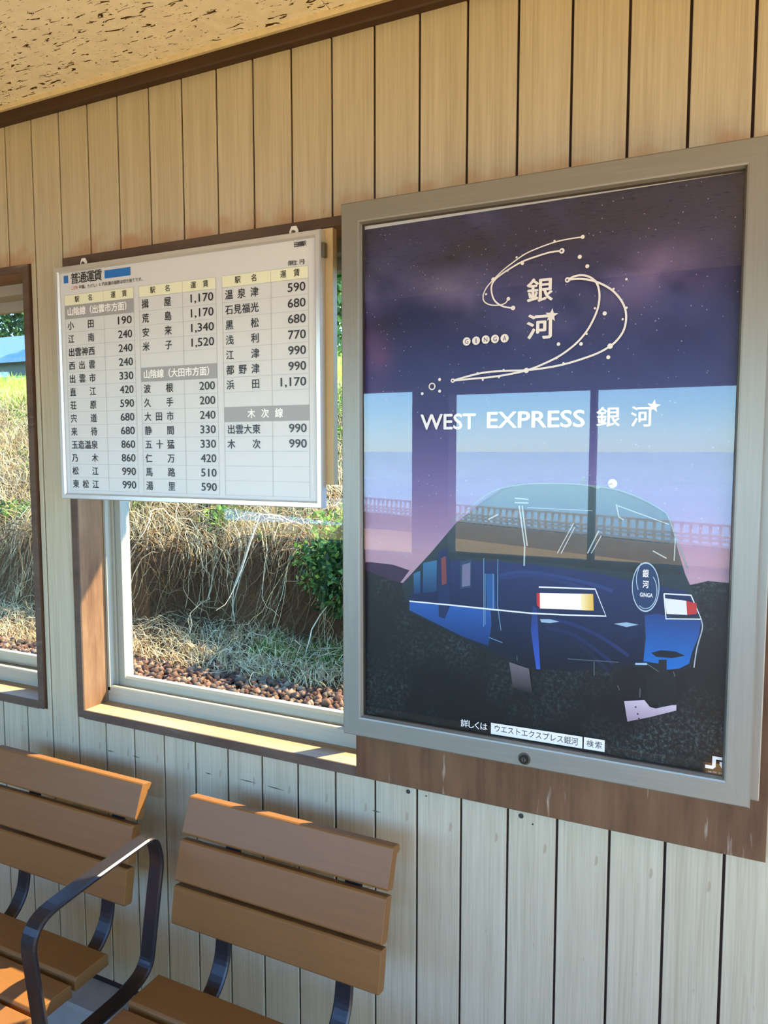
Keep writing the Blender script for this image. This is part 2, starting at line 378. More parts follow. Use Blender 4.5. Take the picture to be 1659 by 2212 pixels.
# ------------------------------------------------------------------ the two sliding windows
def window(n):
    x0, x1 = WIN[n]
    r = empty('window_%d' % n, ((x0 + x1) / 2, 0.05, SZ - CT), kind='structure')
    yf, yb = -.006, .078
    MB().box(x0 - CT, x0, yf, yb, SZ - CT, HZ + CT).build('casing', 'casing_vertical', r, bevel=.0015)
    MB().box(x1, x1 + CT, yf, yb, SZ - CT, HZ + CT).build('casing', 'casing_dark', r, bevel=.0015)
    MB().box(x0, x1, yf, yb, HZ, HZ + CT).build('casing', 'casing_horizontal', r, bevel=.0015)
    MB().box(x0, x1, yf, yb, SZ - CT - .002, SZ).build('sill', 'sill_wood', r, bevel=.0015)
    for xa, xb, za, zb in ((x0 - CT, x0, SZ - CT, HZ + CT), (x1, x1 + CT, SZ - CT, HZ + CT), (x0, x1, HZ, HZ + CT), (x0, x1, SZ - CT - .002, SZ)):
        MB().box(xa, xb, yf - .004, yf - .0005 if zb < 2 and xa == x0 else yf, za, zb).build('casing_edge', 'casing_edge', r, bevel=.001)
    # aluminium outer frame
    f0, f1 = .078, .172
    MB().prism([(f0, SZ - .01), (f0, SZ + .039), (f0 + .003, SZ + .042), (f0 + .012, SZ + .042), (f0 + .012, SZ + .034), (f1, SZ + .026), (f1, SZ - .01)], 0, x0, x1).build('outer_frame', 'alu_sash', r)
    MB().box(x0, x1, f0, f1, HZ - .03, HZ).build('outer_frame', 'alu_sash', r, bevel=.001)
    for xa, s in ((x0, 1), (x1, -1)):
        MB().prism([(xa, f0), (xa + s * .007, f0), (xa + s * .007, f0 + .012), (xa + s * .003, f0 + .012), (xa + s * .003, f0 + .024), (xa + s * .010, f0 + .024), (xa + s * .010, f0 + .03), (xa + s * .003, f0 + .03), (xa + s * .003, f1), (xa, f1)], 2, SZ + .03, HZ).build('outer_frame', 'alu_sash', r)
    mid = (x0 + x1) / 2
    for xa, xb, ya in ((x0 + .005, mid + .036, f0 + .032), (mid + .012, x1 - .005, f0 + .062)):
        yb2 = ya + .022; za, zb = SZ + .030, HZ - .02; st = .026
        MB().box(xa, xa + st, ya, yb2, za, zb).build('sash_stile', 'alu_sash', r, bevel=.0015)
        MB().box(xb - st, xb, ya, yb2, za, zb).build('sash_stile', 'alu_sash', r, bevel=.0015)
        MB().prism([(ya, za), (ya, za + .028), (ya + .006, za + .034), (yb2, za + .034), (yb2, za)], 0, xa + st, xb - st).build('sash_rail', 'alu_sash', r)
        MB().box(xa + st, xb - st, ya, yb2, zb - .04, zb).build('sash_rail', 'alu_sash', r, bevel=.0015)
        MB().box(xa + st - .004, xb - st + .004, ya + .009, ya + .012, za + .030, zb - .036).build('pane', 'window_glass', r)
    return r
window(1); window(2)

# ------------------------------------------------------------------ lettering
_gc = {}
def glyphs(s, bold=0.0):
    key = (s, bold)
    if key not in _gc:
        c = bpy.data.curves.new('t', 'FONT'); c.body = s; c.resolution_u = 3
        o = bpy.data.objects.new('t', c); COL.objects.link(o)
        me = bpy.data.meshes.new_from_object(o.evaluated_get(bpy.context.evaluated_depsgraph_get()))
        V = np.array([v.co[:2] for v in me.vertices]).reshape(-1, 2); F = [tuple(p.vertices) for p in me.polygons]
        bpy.data.objects.remove(o); bpy.data.curves.remove(c); bpy.data.meshes.remove(me); 
        if bold:
            n = len(V); V2, F2 = [], []
            for i, (dx, dy) in enumerate(((-bold, 0), (bold, 0), (0, bold * .8), (0, -bold * .8))):
                V2.append(np.column_stack([V + (dx, dy), np.full(n, i * 8e-6)])); F2 += [tuple(q + i * n for q in f) for f in F]
            V, F = np.concatenate(V2), F2
        else: V = np.column_stack([V, np.zeros(len(V))])
        _gc[key] = (V, F)
    return _gc[key]
def put(mb, s, x0, z0, x1, z1, y, bold=0.0, fit='box', col=None, shear=0.0):
    """fit the string into the rectangle (x0,z0)-(x1,z1) on the plane y"""
    V, F = glyphs(s, bold); a, b = V.min(0), V.max(0)
    sz = (z1 - z0) / (b[1] - a[1]); sx = (x1 - x0) / (b[0] - a[0])
    if fit == 'right': sx = min(sx, sz * .92); off = x1 - sx * (b[0] - a[0])
    elif fit == 'left': sx = min(sx, sz); off = x0
    else: off = x0
    mb.add([(off + sx * (p[0] - a[0]) + shear * sz * (p[1] - a[1]), y - p[2], z0 + sz * (p[1] - a[1])) for p in V], F, col)
def put_em(mb, ch, xc, zc, em, y, bold=0.0, col=None, wx=1.0):
    """one square character centred on its em box"""
    V, F = glyphs(ch, bold)
    mb.add([(xc + em * wx * (p[0] - .5), y - p[2], zc + em * (p[1] - .38)) for p in V], F, col)
def spread(mb, s, x0, x1, zc, em, y, bold=0.0, col=None, wx=1.0):
    n = len(s); h = em * wx / 2
    for i, ch in enumerate(s):
        put_em(mb, ch, x0 + h + (x1 - x0 - 2 * h) * (i / (n - 1) if n > 1 else .5), zc, em, y, bold, col, wx)

def chars(name, par, s, x0, x1, zc, em, y, bold=0.0, col=None, wx=1.0):
    n = len(s); h = em * wx / 2                          # every printed character a small part of its own
    for i, ch in enumerate(s):
        m_ = MB(); put_em(m_, ch, x0 + h + (x1 - x0 - 2 * h) * (i / (n - 1) if n > 1 else .5), zc, em, y, bold, col, wx)
        m_.build(name, 'print', par, fixn=False)

# ------------------------------------------------------------------ fare board over the window
bp_ = MB().box(.31, 1.021, -.030, -.012, 1.526, 2.062).build('backing_panel', 'beige_paint', bevel=.001)
tag(bp_, 'beige painted wooden panel behind the fare table, its right edge showing', 'panel')
FX0, FX1, FZ0, FZ1, FY = .2275, 1.0028, 1.4762, 2.0567, -.047
fb = empty('fare_board', ((FX0 + FX1) / 2, -.039, FZ0), 'white fare table board with station names and prices in front of the window', 'sign')
MB().box(FX0 + .006, FX1 - .006, FY + .003, -.031, FZ0 + .006, FZ1 - .006).build('panel', 'board_white', fb)
def mitre(mb, x0, x1, z0, z1, prof, side):
    """profile (inset, y) swept along one side of a rectangle with 45 degree ends"""
    n = len(prof); v = []
    for e in (0, 1):
        for d, y in prof:
            if side == 'b': v.append((x0 + d if e == 0 else x1 - d, y, z0 + d))
            if side == 't': v.append((x0 + d if e == 0 else x1 - d, y, z1 - d))
            if side == 'l': v.append((x0 + d, y, z0 + d if e == 0 else z1 - d))
            if side == 'r': v.append((x1 - d, y, z0 + d if e == 0 else z1 - d))
    mb.add(v, [tuple(range(n)), tuple(range(2 * n - 1, n - 1, -1))] + [(i, (i + 1) % n, n + (i + 1) % n, n + i) for i in range(n)])
    return mb
pr = [(0, -.031), (0, FY - .001), (.002, FY - .004), (.011, FY - .004), (.0145, FY), (.0145, FY + .006), (.01, -.031)]
for sd in 'btlr': mitre(MB(), FX0, FX1, FZ0, FZ1, pr, sd).build('frame_member', 'alu_bright' if sd in 'bt' else 'alu_bright_v', fb)
for hx in (.3102, .9268):
    hk = MB().prism([(hx - .011, 2.045), (hx - .011, 2.066), (hx - .006, 2.076), (hx + .006, 2.076), (hx + .011, 2.066), (hx + .011, 2.045)], 1, -.0316, -.0300)
    v = hk.build('hanger', 'plastic_white', fb)
    MB().cyl((hx, -.035, 2.0635), .004, 1, .004, 12).build('screw', 'lock_metal', v)
MB().box(1.0028, 1.010, -.046, -.034, 2.0, 2.03).build('side_clip', 'lock_metal', fb, bevel=.001)

Y1, Y2, Y3 = FY + .0026, FY + .0022, FY + .0018     # print layers just above the sheet
def quadm(mb, x0, x1, z0, z1, y, col): mb.add([(x0, y, z0), (x1, y, z0), (x1, y, z1), (x0, y, z1)], [(0, 1, 2, 3)], col)
INK, GREY, LINE, HEAD, BLUE, RED, WHITE = lin(38, 38, 42), lin(148, 150, 150), lin(165, 172, 172), lin(216, 219, 188), lin(30, 105, 180), lin(190, 60, 50), lin(236, 236, 232)
def qpart(name, x0, x1, z0, z1, y, col):
    m_ = MB(); quadm(m_, x0, x1, z0, z1, y, col); return m_.build(name, 'print', fb, fixn=False)
def tpart(name, *a, how=spread):
    if how is put:
        m_ = MB(); put(m_, *a); return m_.build(name, 'print', fb, fixn=False)
    chars(name, fb, *a)
qpart('blue_mark', .2544, .2700, 2.0168, 2.0352, Y1, BLUE); qpart('blue_mark', .3930, .4765, 2.0155, 2.0350, Y1, BLUE)
tpart('title_character', '普通運賃', .2780, .3860, 2.0262, .029, Y2, .016, INK)
tpart('note_character', 'こども', .2785, .304, 2.0032, .0098, Y2, .01, RED)
tpart('note_character', '半額。ただし10円未満の端数は切り捨てです。', .3055, .5200, 2.0032, .0098, Y2, .012, INK)
tpart('heading_character', '田儀駅', .9350, .9660, 2.0330, .0115, Y2, .02, INK)
tpart('unit_character', '（単位：円）', .9120, .9690, 1.9960, .0115, Y2, .012, INK)
T1 = [('#', '山陰線（出雲市方面）')] + list(zip(['小田', '江南', '出雲神西', '西出雲', '出雲市', '直江', '荘原', '宍道', '来待', '玉造温泉', '乃木', '松江', '東松江'],
     ['190', '240', '240', '240', '330', '420', '590', '680', '680', '860', '860', '990', '990']))
T2 = [('揖屋', '1,170'), ('荒島', '1,170'), ('安来', '1,340'), ('米子', '1,520'), ('', ''), ('#', '山陰線（大田市方面）'), ('波根', '200'), ('久手', '200'), ('大田市', '240'),
      ('静間', '330'), ('五十猛', '330'), ('仁万', '420'), ('馬路', '510'), ('湯里', '590')]
T3 = [('温泉津', '590'), ('石見福光', '680'), ('黒松', '680'), ('浅利', '770'), ('江津', '990'), ('都野津', '990'), ('浜田', '1,170'), ('', ''), ('#', '木次線'),
      ('出雲大東', '990'), ('木次', '990'), ('', ''), ('', ''), ('', '')]
for x0, xd, x1, rows in ((.2555, .3870, .4840, T1), (.5010, .6325, .7280, T2), (.7455, .8755, .9700, T3)):
    zt, zb = 1.9868, 1.4985; zh = zt - .0255; rh = (zh - zb) / len(rows)
    qpart('heading_cell', x0, x1, zh, zt, Y1, HEAD)
    tpart('heading_character', '駅名', x0 + .035, xd - .035, (zt + zh) / 2 + .001, .0165, Y3, .01, INK)
    tpart('heading_character', '運賃', xd + .024, x1 - .020, (zt + zh) / 2 + .001, .0165, Y3, .01, INK)
    LW = .0008
    for xx in (x0, x1): qpart('table_line', xx - LW / 2, xx + LW / 2, zb, zt, Y2, LINE)
    for zz in (zt, zh): qpart('table_line', x0, x1, zz - LW / 2, zz + LW / 2, Y2, LINE)
    qpart('table_line', xd - LW / 2, xd + LW / 2, zb, zt, Y2, LINE)
    for i, (nme, val) in enumerate(rows):
        za = zh - (i + 1) * rh; zc = za + rh / 2
        qpart('table_line', x0, x1, za - LW / 2, za + LW / 2, Y2, LINE)
        if nme == '#':
            qpart('line_band', x0, x1, za, za + rh, Y2 - .00015, GREY)
            tpart('line_character', val, x0 + (.008 if len(val) > 4 else .064), x1 - (.008 if len(val) > 4 else .066), zc + .001, .0215, Y3 - .0002, .022, WHITE)
            continue
        if nme: tpart('station_character', nme, x0 + .0075, x0 + .0985, zc, .0225, Y3, .014, INK)
        if val:
            wd = .0445 if len(val) == 3 else .065
            tpart('fare', val, x1 - .007 - wd, zc - .0088 - (.003 if ',' in val else 0), x1 - .007, zc + .0100, Y3, .012, 'box', INK, how=put)

# ------------------------------------------------------------------ plywood, poster case and poster
pw = MB().box(1.070, 1.868, -.026, -.0105, .891, 2.060).build('plywood_panel', 'plywood', bevel=.001)
tag(pw, 'weathered brown plywood sheet behind and below the poster case', 'panel')
QX0, QX1, QZ0, QZ1 = 1.0655, 1.8395, 1.0035, 2.0905
pc = empty('poster_case', ((QX0 + QX1) / 2, -.05, QZ0), 'silver aluminium poster case with a lock on its bottom rail', 'poster frame')
MB().box(QX0 + .006, QX1 + .014, -.050, -.0265, QZ0 + .004, QZ1 - .004).build('case_back', 'frame_v', pc, bevel=.002)
prof = [(0, -.0505), (0, -.073), (.0025, -.0755), (.0375, -.0755), (.0405, -.0745), (.0435, -.067), (.0435, -.0515)]
for sd in 'btlr': mitre(MB(), QX0, QX1, QZ0, QZ1, prof, sd).build('frame_member', 'frame_h' if sd in 'bt' else 'frame_v', pc)
gk = [(.0434, -.0655), (.0447, -.0655), (.0447, -.0575), (.0434, -.0575)]
for sd in 'btlr': mitre(MB(), QX0, QX1, QZ0, QZ1, gk, sd).build('gasket', 'gasket', pc)
lk = MB().cyl((1.456, -.0765, 1.0195), .0115, 1, .003, 24, .0125).build('lock', 'lock_metal', pc)
MB().cyl((1.456, -.0805, 1.0195), .0085, 1, .004, 20).build('lock_barrel', 'lock_dark', lk)
MB().cyl((1.456, -.0815, 1.0195), .0045, 1, .001, 16).build('lock_face', 'lock_metal', lk)
MB().box(1.4552, 1.4568, -.0822, -.0815, 1.0165, 1.0225).build('keyhole', 'lock_dark', lk)
MB().box(QX0 + .042, QX1 - .042, -.0645, -.0625, QZ0 + .042, QZ1 - .042).build('glass_cover', 'cover_glass', pc)

# poster artwork outline, metres from the lower left corner of the case
PD={'curves':[[(0.4809,0.9732),(0.4577,0.9727),(0.4328,0.9702),(0.4048,0.9639),(0.379,0.9557),(0.3559,0.9428),(0.3354,0.9295),(0.3191,0.9155),(0.3071,0.9038),(0.3002,0.8915),(0.2997,0.8815),(0.3044,0.8745),(0.3151,0.8696),(0.3302,0.8681),(0.3421,0.8708),(0.348,0.878)],[(0.4449,0.9533),(0.4247,0.9534),(0.3993,0.9488),(0.3735,0.9424),(0.3502,0.9322),(0.3325,0.9227),(0.3206,0.9139),(0.3153,0.903),(0.3164,0.8901),(0.321,0.8783),(0.3302,0.8695),(0.3422,0.8637),(0.3571,0.8608)],[(0.4559,0.9018),(0.4673,0.9067),(0.481,0.9075),(0.4933,0.9036),(0.5042,0.8951),(0.5098,0.8838),(0.5121,0.8675),(0.5098,0.8488),(0.503,0.8305),(0.4913,0.8096),(0.4725,0.7889),(0.4451,0.7697),(0.4141,0.7559),(0.3838,0.7461),(0.3499,0.7404),(0.3167,0.7369),(0.2797,0.7352),(0.2402,0.7332)],[(0.4559,0.9018),(0.4757,0.9018),(0.4975,0.897),(0.5164,0.8885),(0.5339,0.8763),(0.5474,0.8605),(0.5556,0.8438),(0.5579,0.8264),(0.5547,0.808),(0.5452,0.7926),(0.5322,0.7813),(0.5111,0.7703),(0.4814,0.7609),(0.451,0.7536),(0.4171,0.7488),(0.3838,0.7466),(0.3408,0.7471),(0.3044,0.7459),(0.2734,0.7408),(0.2402,0.7332)]],'cw':[0.0022,0.003,0.0035,0.0035],'dots':[((0.4809,0.9732),0.0035),((0.4449,0.9533),0.0048),((0.3735,0.939),0.003),((0.348,0.878),0.0035),((0.3571,0.8608),0.0042),((0.4559,0.9018),0.0048),((0.5322,0.7813),0.0048),((0.3838,0.7461),0.0048),((0.2402,0.7332),0.0042),((0.4765,0.9396),0.0036),((0.4899,0.922),0.0034),((0.5216,0.8382),0.0036),((0.4419,0.7902),0.0032),((0.4819,0.7881),0.0032),((0.5295,0.7622),0.0034),((0.2131,0.7364),0.003),((0.2133,0.7142),0.003),((0.1768,0.7106),0.003),((0.3191,0.9155),0.0042),((0.5567,0.8932),0.002),((0.3625,0.9511),0.002),((0.4314,0.972),0.002),((0.3458,0.9293),0.002),((0.3051,0.8902),0.002),((0.5357,0.8788),0.002),((0.5582,0.845),0.002),((0.5522,0.826),0.002),((0.4914,0.8049),0.002),((0.5047,0.8484),0.002),((0.4387,0.7651),0.002),((0.4515,0.7561),0.002),((0.3408,0.7489),0.002),((0.2896,0.7451),0.002),((0.3319,0.736),0.002),((0.3005,0.7323),0.002)],'rings':[((0.1975,0.7238),0.0072,0.0024)],'holes':[((0.4443,0.9534),0.0018),((0.4553,0.9019),0.0018),((0.2402,0.7332),0.0016)],'ginga':[(0.2677,0.8056),(0.2864,0.8059),(0.3052,0.8068),(0.3234,0.8068),(0.3418,0.8068)],'kan_gin':[(0.3819,0.8675),(0.4306,0.9103)],'kan_ga':[(0.383,0.8013),(0.4338,0.8467)],'star1':(0.4285,0.8424),'we':[(0.1731,0.6398),(0.4915,0.6722)],'we_gin':[(0.5113,0.6414),(0.552,0.6763)],'we_ga':[(0.57,0.6407),(0.6064,0.6762)],'star2':(0.6072,0.6754),'sil':[(0.132,0.3289),(0.1945,0.3961),(0.2477,0.4584),(0.2991,0.5007),(0.3399,0.5282),(0.3667,0.5366),(0.4233,0.5403),(0.4905,0.5391),(0.5471,0.5304),(0.5905,0.5152),(0.6253,0.4985),(0.6377,0.4845),(0.6511,0.4355),(0.6659,0.3883),(0.6817,0.3534),(0.6928,0.3263),(0.6958,0.3025),(0.691,0.2455),(0.6856,0.2286),(0.6599,0.2171),(0.6023,0.2196),(0.4895,0.1949),(0.4032,0.1881),(0.3672,0.1952),(0.2641,0.2288),(0.1496,0.2733)],'shield':[(0.2477,0.4539),(0.2991,0.4963),(0.34,0.5221),(0.3667,0.5332),(0.4234,0.5369),(0.4905,0.5357),(0.5472,0.5271),(0.5906,0.5119),(0.6239,0.4952),(0.6356,0.4812),(0.6481,0.4353),(0.66,0.3879),(0.6056,0.3839),(0.5102,0.3872),(0.426,0.3927),(0.3372,0.3931),(0.253,0.395)],'navy':[(0.2386,0.385),(0.3373,0.3886),(0.4261,0.3866),(0.5103,0.3804),(0.6061,0.3659),(0.6668,0.3602),(0.6821,0.3414),(0.6916,0.3182),(0.6015,0.3095),(0.6021,0.2263),(0.4893,0.2036),(0.4031,0.1926),(0.321,0.2187),(0.3202,0.2822),(0.1495,0.298),(0.1647,0.3333)],'sideblue':[(0.1495,0.2961),(0.2247,0.2953),(0.32,0.2949),(0.3223,0.2643),(0.3163,0.2227),(0.264,0.2352),(0.1496,0.2771)],'frontblue':[(0.6018,0.3107),(0.6238,0.3153),(0.6591,0.3094),(0.694,0.3101),(0.6911,0.2826),(0.6812,0.2542),(0.6771,0.2331),(0.6617,0.2225),(0.6411,0.2174),(0.6279,0.2269),(0.6021,0.2279),(0.6049,0.2697)],'mouth':[(0.6147,0.2446),(0.6305,0.251),(0.6545,0.2517),(0.6704,0.246),(0.6485,0.2392),(0.6227,0.2385)],'coupler':[(0.6277,0.2339),(0.6406,0.2355),(0.6412,0.2146),(0.6558,0.2078),(0.6588,0.1612),(0.6121,0.1507),(0.6074,0.2032),(0.6267,0.2127)],'stripe':[(0.4022,0.309),(0.4104,0.306),(0.4184,0.1894),(0.4109,0.1892),(0.3993,0.262)],'line1':[(0.1499,0.296),(0.2383,0.296),(0.3224,0.2952),(0.3987,0.2949),(0.4609,0.2978),(0.5361,0.3026),(0.5161,0.3504),(0.4134,0.3458)],'lamp':[(0.4155,0.3349),(0.5128,0.3412),(0.5145,0.3109),(0.4163,0.3058)],'lampY':[(0.4902,0.3397),(0.5128,0.3412),(0.5145,0.3109),(0.4926,0.3096)],'lampR':[(0.4092,0.3337),(0.4158,0.335),(0.4163,0.3058),(0.4103,0.3115)],'lamp2':[(0.6349,0.3439),(0.6691,0.3424),(0.6714,0.3181),(0.6382,0.3166)],'lamp2R':[(0.6691,0.3424),(0.6856,0.3398),(0.6868,0.3213),(0.6714,0.3181)],'line2':[(0.633,0.3517),(0.6765,0.3526),(0.6939,0.3128),(0.6375,0.3079),(0.633,0.3517)],'line3':[(0.6939,0.3118),(0.6962,0.2968),(0.6887,0.2619),(0.6851,0.2272)],'mark':(0.6024,0.3609),'mark_r':[0.02300000000000002,0.04409999999999997],'mark_gin':[(0.5967,0.3778),(0.6071,0.3924)],'mark_ga':[(0.5972,0.3591),(0.6076,0.3727)],'mark_txt':[(0.5931,0.3434),(0.6147,0.3508)],'lights':[[(0.4167,0.2854),(0.4357,0.2873),(0.4532,0.2843),(0.4359,0.28),(0.4194,0.2798)],[(0.55,0.2904),(0.5718,0.2951),(0.5924,0.293),(0.572,0.2866)],[(0.5886,0.2237),(0.6084,0.2262),(0.6085,0.2223),(0.5887,0.2202)]],'doorlines':[[(0.3056,0.3935),(0.3071,0.26)],[(0.3336,0.3934),(0.3339,0.3046),(0.3416,0.256)],[(0.3172,0.2399),(0.3446,0.2326)],[(0.3087,0.3633),(0.3098,0.2641)],[(0.3246,0.3645),(0.3255,0.2963)]],'doorblue':[(0.3098,0.3634),(0.3274,0.3647),(0.3302,0.2929),(0.3126,0.2912)],'win':[(0.2579,0.3836),(0.2811,0.3897),(0.2809,0.3345),(0.2576,0.3295)],'winin':[(0.262,0.3773),(0.2788,0.3834),(0.2784,0.3381),(0.2616,0.3337)],'win2':[(0.1795,0.3757),(0.2088,0.3835),(0.2083,0.3208),(0.1789,0.3144)],'edge':[(0.2099,0.3992),(0.2292,0.41),(0.2343,0.389),(0.2375,0.2959),(0.2261,0.2674),(0.2137,0.2701),(0.2112,0.3328)],'edgeR':[(0.2179,0.388),(0.2273,0.3925),(0.2298,0.3382),(0.2195,0.3335)],'roofline':[(0.2371,0.4604),(0.2756,0.4888),(0.3205,0.5214),(0.3643,0.5342),(0.4163,0.5389),(0.4803,0.5388),(0.5463,0.5312),(0.589,0.5168),(0.6268,0.4962),(0.6361,0.4857),(0.6484,0.4537),(0.6701,0.3985)],'wipers':[[(0.3735,0.4968),(0.3852,0.4217),(0.3848,0.3837)],[(0.3792,0.4969),(0.39,0.4219)],[(0.4465,0.4111),(0.475,0.468)],[(0.4534,0.4115),(0.4774,0.4612)],[(0.5009,0.4144),(0.5198,0.4563)],[(0.5075,0.4148),(0.5244,0.4475)],[(0.5491,0.5046),(0.5539,0.4825),(0.5626,0.477)],[(0.5513,0.5025),(0.6377,0.4727)],[(0.3646,0.5106),(0.3909,0.509)],[(0.3647,0.5021),(0.3911,0.502)],[(0.3888,0.4935),(0.508,0.492)],[(0.3136,0.4684),(0.3333,0.4788)],[(0.6124,0.4255),(0.6353,0.4137)],[(0.6485,0.4493),(0.6476,0.4101)]],'ant':(0.5418,0.5414),'ant2':(0.4914,0.5449),'antline':[(0.4893,0.539),(0.5159,0.5328),(0.5418,0.5414)],'skirt':[(0.5714,0.1518),(0.6059,0.1587),(0.6154,0.1476),(0.6253,0.1463),(0.6493,0.1556),(0.6589,0.1577),(0.6591,0.148),(0.616,0.1293),(0.578,0.115)],'skirt2':[(0.3586,0.1969),(0.3975,0.1886),(0.405,0.1404),(0.3669,0.1484)],'hillL':[(0.017,0.3659),(0.0604,0.3697),(0.1132,0.3675),(0.1493,0.3586),(0.1237,0.3254),(0.0168,0.3218)],'hill':[(0.0257,0.3499),(0.0604,0.3494),(0.1237,0.332),(0.1647,0.3314),(0.4445,0.3204),(0.6665,0.3674),(0.7027,0.379),(0.7567,0.3777),(0.742,0.034),(0.036,0.034)],'we_1':[(0.1731,0.6398),(0.2872,0.6704)],'we_2':[(0.3093,0.6412),(0.4915,0.6722)],'wiper_w':[0.0028,0.0026,0.0016,0.0016,0.0022,0.0016,0.002,0.0016,0.0022,0.0022,0.001,0.0024,0.002,0.0016],'streaks':[[(0.3371,0.3616),(0.3825,0.3724),(0.4415,0.3692),(0.5055,0.3596),(0.5469,0.3487)],[(0.3371,0.356),(0.3901,0.3655),(0.4416,0.362),(0.4987,0.3501)],[(0.4394,0.2866),(0.479,0.2814),(0.5319,0.2617),(0.5767,0.2347)],[(0.4288,0.2689),(0.4723,0.2643),(0.515,0.2417),(0.5501,0.2171)],[(0.4796,0.2523),(0.5154,0.2273),(0.5436,0.2019)]],'sidewin':[[(0.1795,0.3757),(0.2088,0.3835),(0.2083,0.3208),(0.1789,0.3144)],[(0.1583,0.3525),(0.1732,0.3595),(0.173,0.3139),(0.1593,0.3112)]],'under':[[(0.6084,0.2245),(0.6283,0.2129)],[(0.5173,0.2167),(0.5179,0.1913)],[(0.4696,0.2163),(0.5602,0.2213)],[(0.6523,0.2161),(0.6551,0.2077)],[(0.5981,0.1789),(0.5979,0.1628)],[(0.5595,0.1788),(0.5631,0.1704)],[(0.3737,0.2102),(0.3746,0.2008)]],'box1':[(0.3246,0.0722),(0.4996,0.074),(0.5001,0.0521),(0.3249,0.049)],'box2':[(0.5021,0.0736),(0.5395,0.0738),(0.54,0.0539),(0.5026,0.0516)],'t_kuwashiku':[(0.258,0.0444),(0.318,0.0785)],'t_west':[(0.3305,0.049),(0.4916,0.0947)],'t_kensaku':[(0.5077,0.0508),(0.5353,0.0783)],'jr':[(0.709,0.0519),(0.7359,0.0774)],'sheet_top':[(0.0427,1.04),(0.3287,1.042),(0.7357,1.0463)],'z_levels':{500:1.0191,830:0.7285,900:0.6657,1000:0.5752,1100:0.4838,1200:0.3915},'brackets':None}
PO = Vector((1.06, -.055, 1.0))
ps = empty('poster', (1.45, -.0552, 1.03), 'dark blue night sky poster of a blue express train behind glass', 'poster')
MB().box(QX0 + .03, QX1 - .03, -.0552, -.0546, QZ0 + .03, QZ1 - .03).build('paper_sheet', 'board_white', ps)

def vnoise(x, y, seed):
    r = np.random.default_rng(seed); G = r.random((64, 64))
    xi = np.floor(x).astype(int); yi = np.floor(y).astype(int); fx = x - xi; fy = y - yi
    fx = fx * fx * (3 - 2 * fx); fy = fy * fy * (3 - 2 * fy); g = lambda i, j: G[i % 64, j % 64]
    return (g(xi, yi) * (1 - fx) + g(xi + 1, yi) * fx) * (1 - fy) + (g(xi, yi + 1) * (1 - fx) + g(xi + 1, yi + 1) * fx) * fy
def fbm(x, y, seed, o=4): return sum(vnoise(x * 2 ** i, y * 2 ** i, seed + i) * .5 ** (i + 1) for i in range(o))
nu, nv = 220, 310
uu, tt = np.meshgrid(np.linspace(.036, .742, nu), np.linspace(0, 1, nv), indexing='ij')
vtop = 1.0396 + (uu - .0427) * .0091; vv = .034 + (vtop - .034) * tt
stops = [(0.0, (120, 96, 120)), (.385, (196, 160, 178)), (.44, (172, 142, 178)), (.52, (128, 112, 168)), (.60, (94, 88, 150)), (.68, (60, 64, 128)), (.76, (46, 58, 120)), (.86, (34, 44, 98)), (1.05, (25, 30, 74))]
sp = np.array([s_[0] for s_ in stops]); sc_ = np.array([lin(*s_[1])[:3] for s_ in stops])
rgb = np.stack([np.interp(vv, sp, sc_[:, k]) for k in range(3)], -1)
cloud = fbm(uu * 7 + 3, vv * 10 + uu * 4, 5, 5); cl2 = fbm(uu * 11, vv * 14 + 7, 31, 5)
msk = np.clip((vv - .66) / .1, 0, 1)
band = np.exp(-((vv - (.93 - (uu - .1) * .12)) / .10) ** 2)
k = np.clip((cloud - .46) * 3.2, 0, 1) * msk
rgb = rgb * (1 - .6 * k[..., None]) + np.array(lin(74, 88, 148)[:3]) * (.6 * k[..., None])
for cu, cv, ru, rv, cc, am in ((.60, .895, .08, .055, (140, 120, 165), .55), (.24, .90, .06, .05, (150, 140, 180), .45), (.08, .925, .07, .04, (125, 120, 165), .5), (.07, .80, .04, .07, (120, 80, 130), .5), (.42, .86, .12, .06, (112, 112, 165), .5), (.25, .965, .09, .03, (20, 22, 55), .6), (.13, .85, .10, .03, (24, 30, 66), .6), (.62, .80, .12, .05, (44, 46, 100), .5), (.45, .99, .2, .03, (34, 28, 62), .6)):
    q = np.exp(-((uu - cu) / ru) ** 2 - ((vv - cv) / rv) ** 2) * min(am * 1.45, .95) * np.clip(.15 + 2.4 * (cl2 - .28), 0, 1.15)
    rgb = rgb * (1 - q[..., None]) + np.array(lin(*cc)[:3]) * q[..., None]
str_ = fbm(uu * 3, vv * 60, 77, 3); rgb *= (0.9 + .22 * str_ * np.clip((.66 - vv) / .1, 0, 1))[..., None]
V = np.stack([PO.x + uu, np.full_like(uu, -.0554), PO.z + vv], -1).reshape(-1, 3)
ii = np.arange(nu * nv).reshape(nu, nv)
F = np.stack([ii[:-1, :-1], ii[1:, :-1], ii[1:, 1:], ii[:-1, 1:]], -1).reshape(-1, 4)
a = NT('print_sky').set(0.4, 0, 0.4)
at = a.n('ShaderNodeAttribute', attribute_name='tone')
vo = a.n('ShaderNodeTexVoronoi'); vo.inputs['Scale'].default_value = 95; a.l(a.mapped((1, 0, 1)), vo.inputs['Vector'])
rn = a.noise(a.mapped((1, 0, 1)), 30, 2); fine = a.noise(a.mapped((1, 0, 1)), 900, 2, 0.7)
d1 = a.ramp(vo.outputs['Distance'], [(0.0, W1), (0.085, W1), (0.115, W0)]); d2 = a.ramp(rn, [(0.46, W0), (0.52, W1)])
c = a.mix(1.0, at.outputs['Color'], a.ramp(fine, [(0.3, lin(205, 205, 205)), (0.7, lin(255, 255, 255))]), 'MULTIPLY')
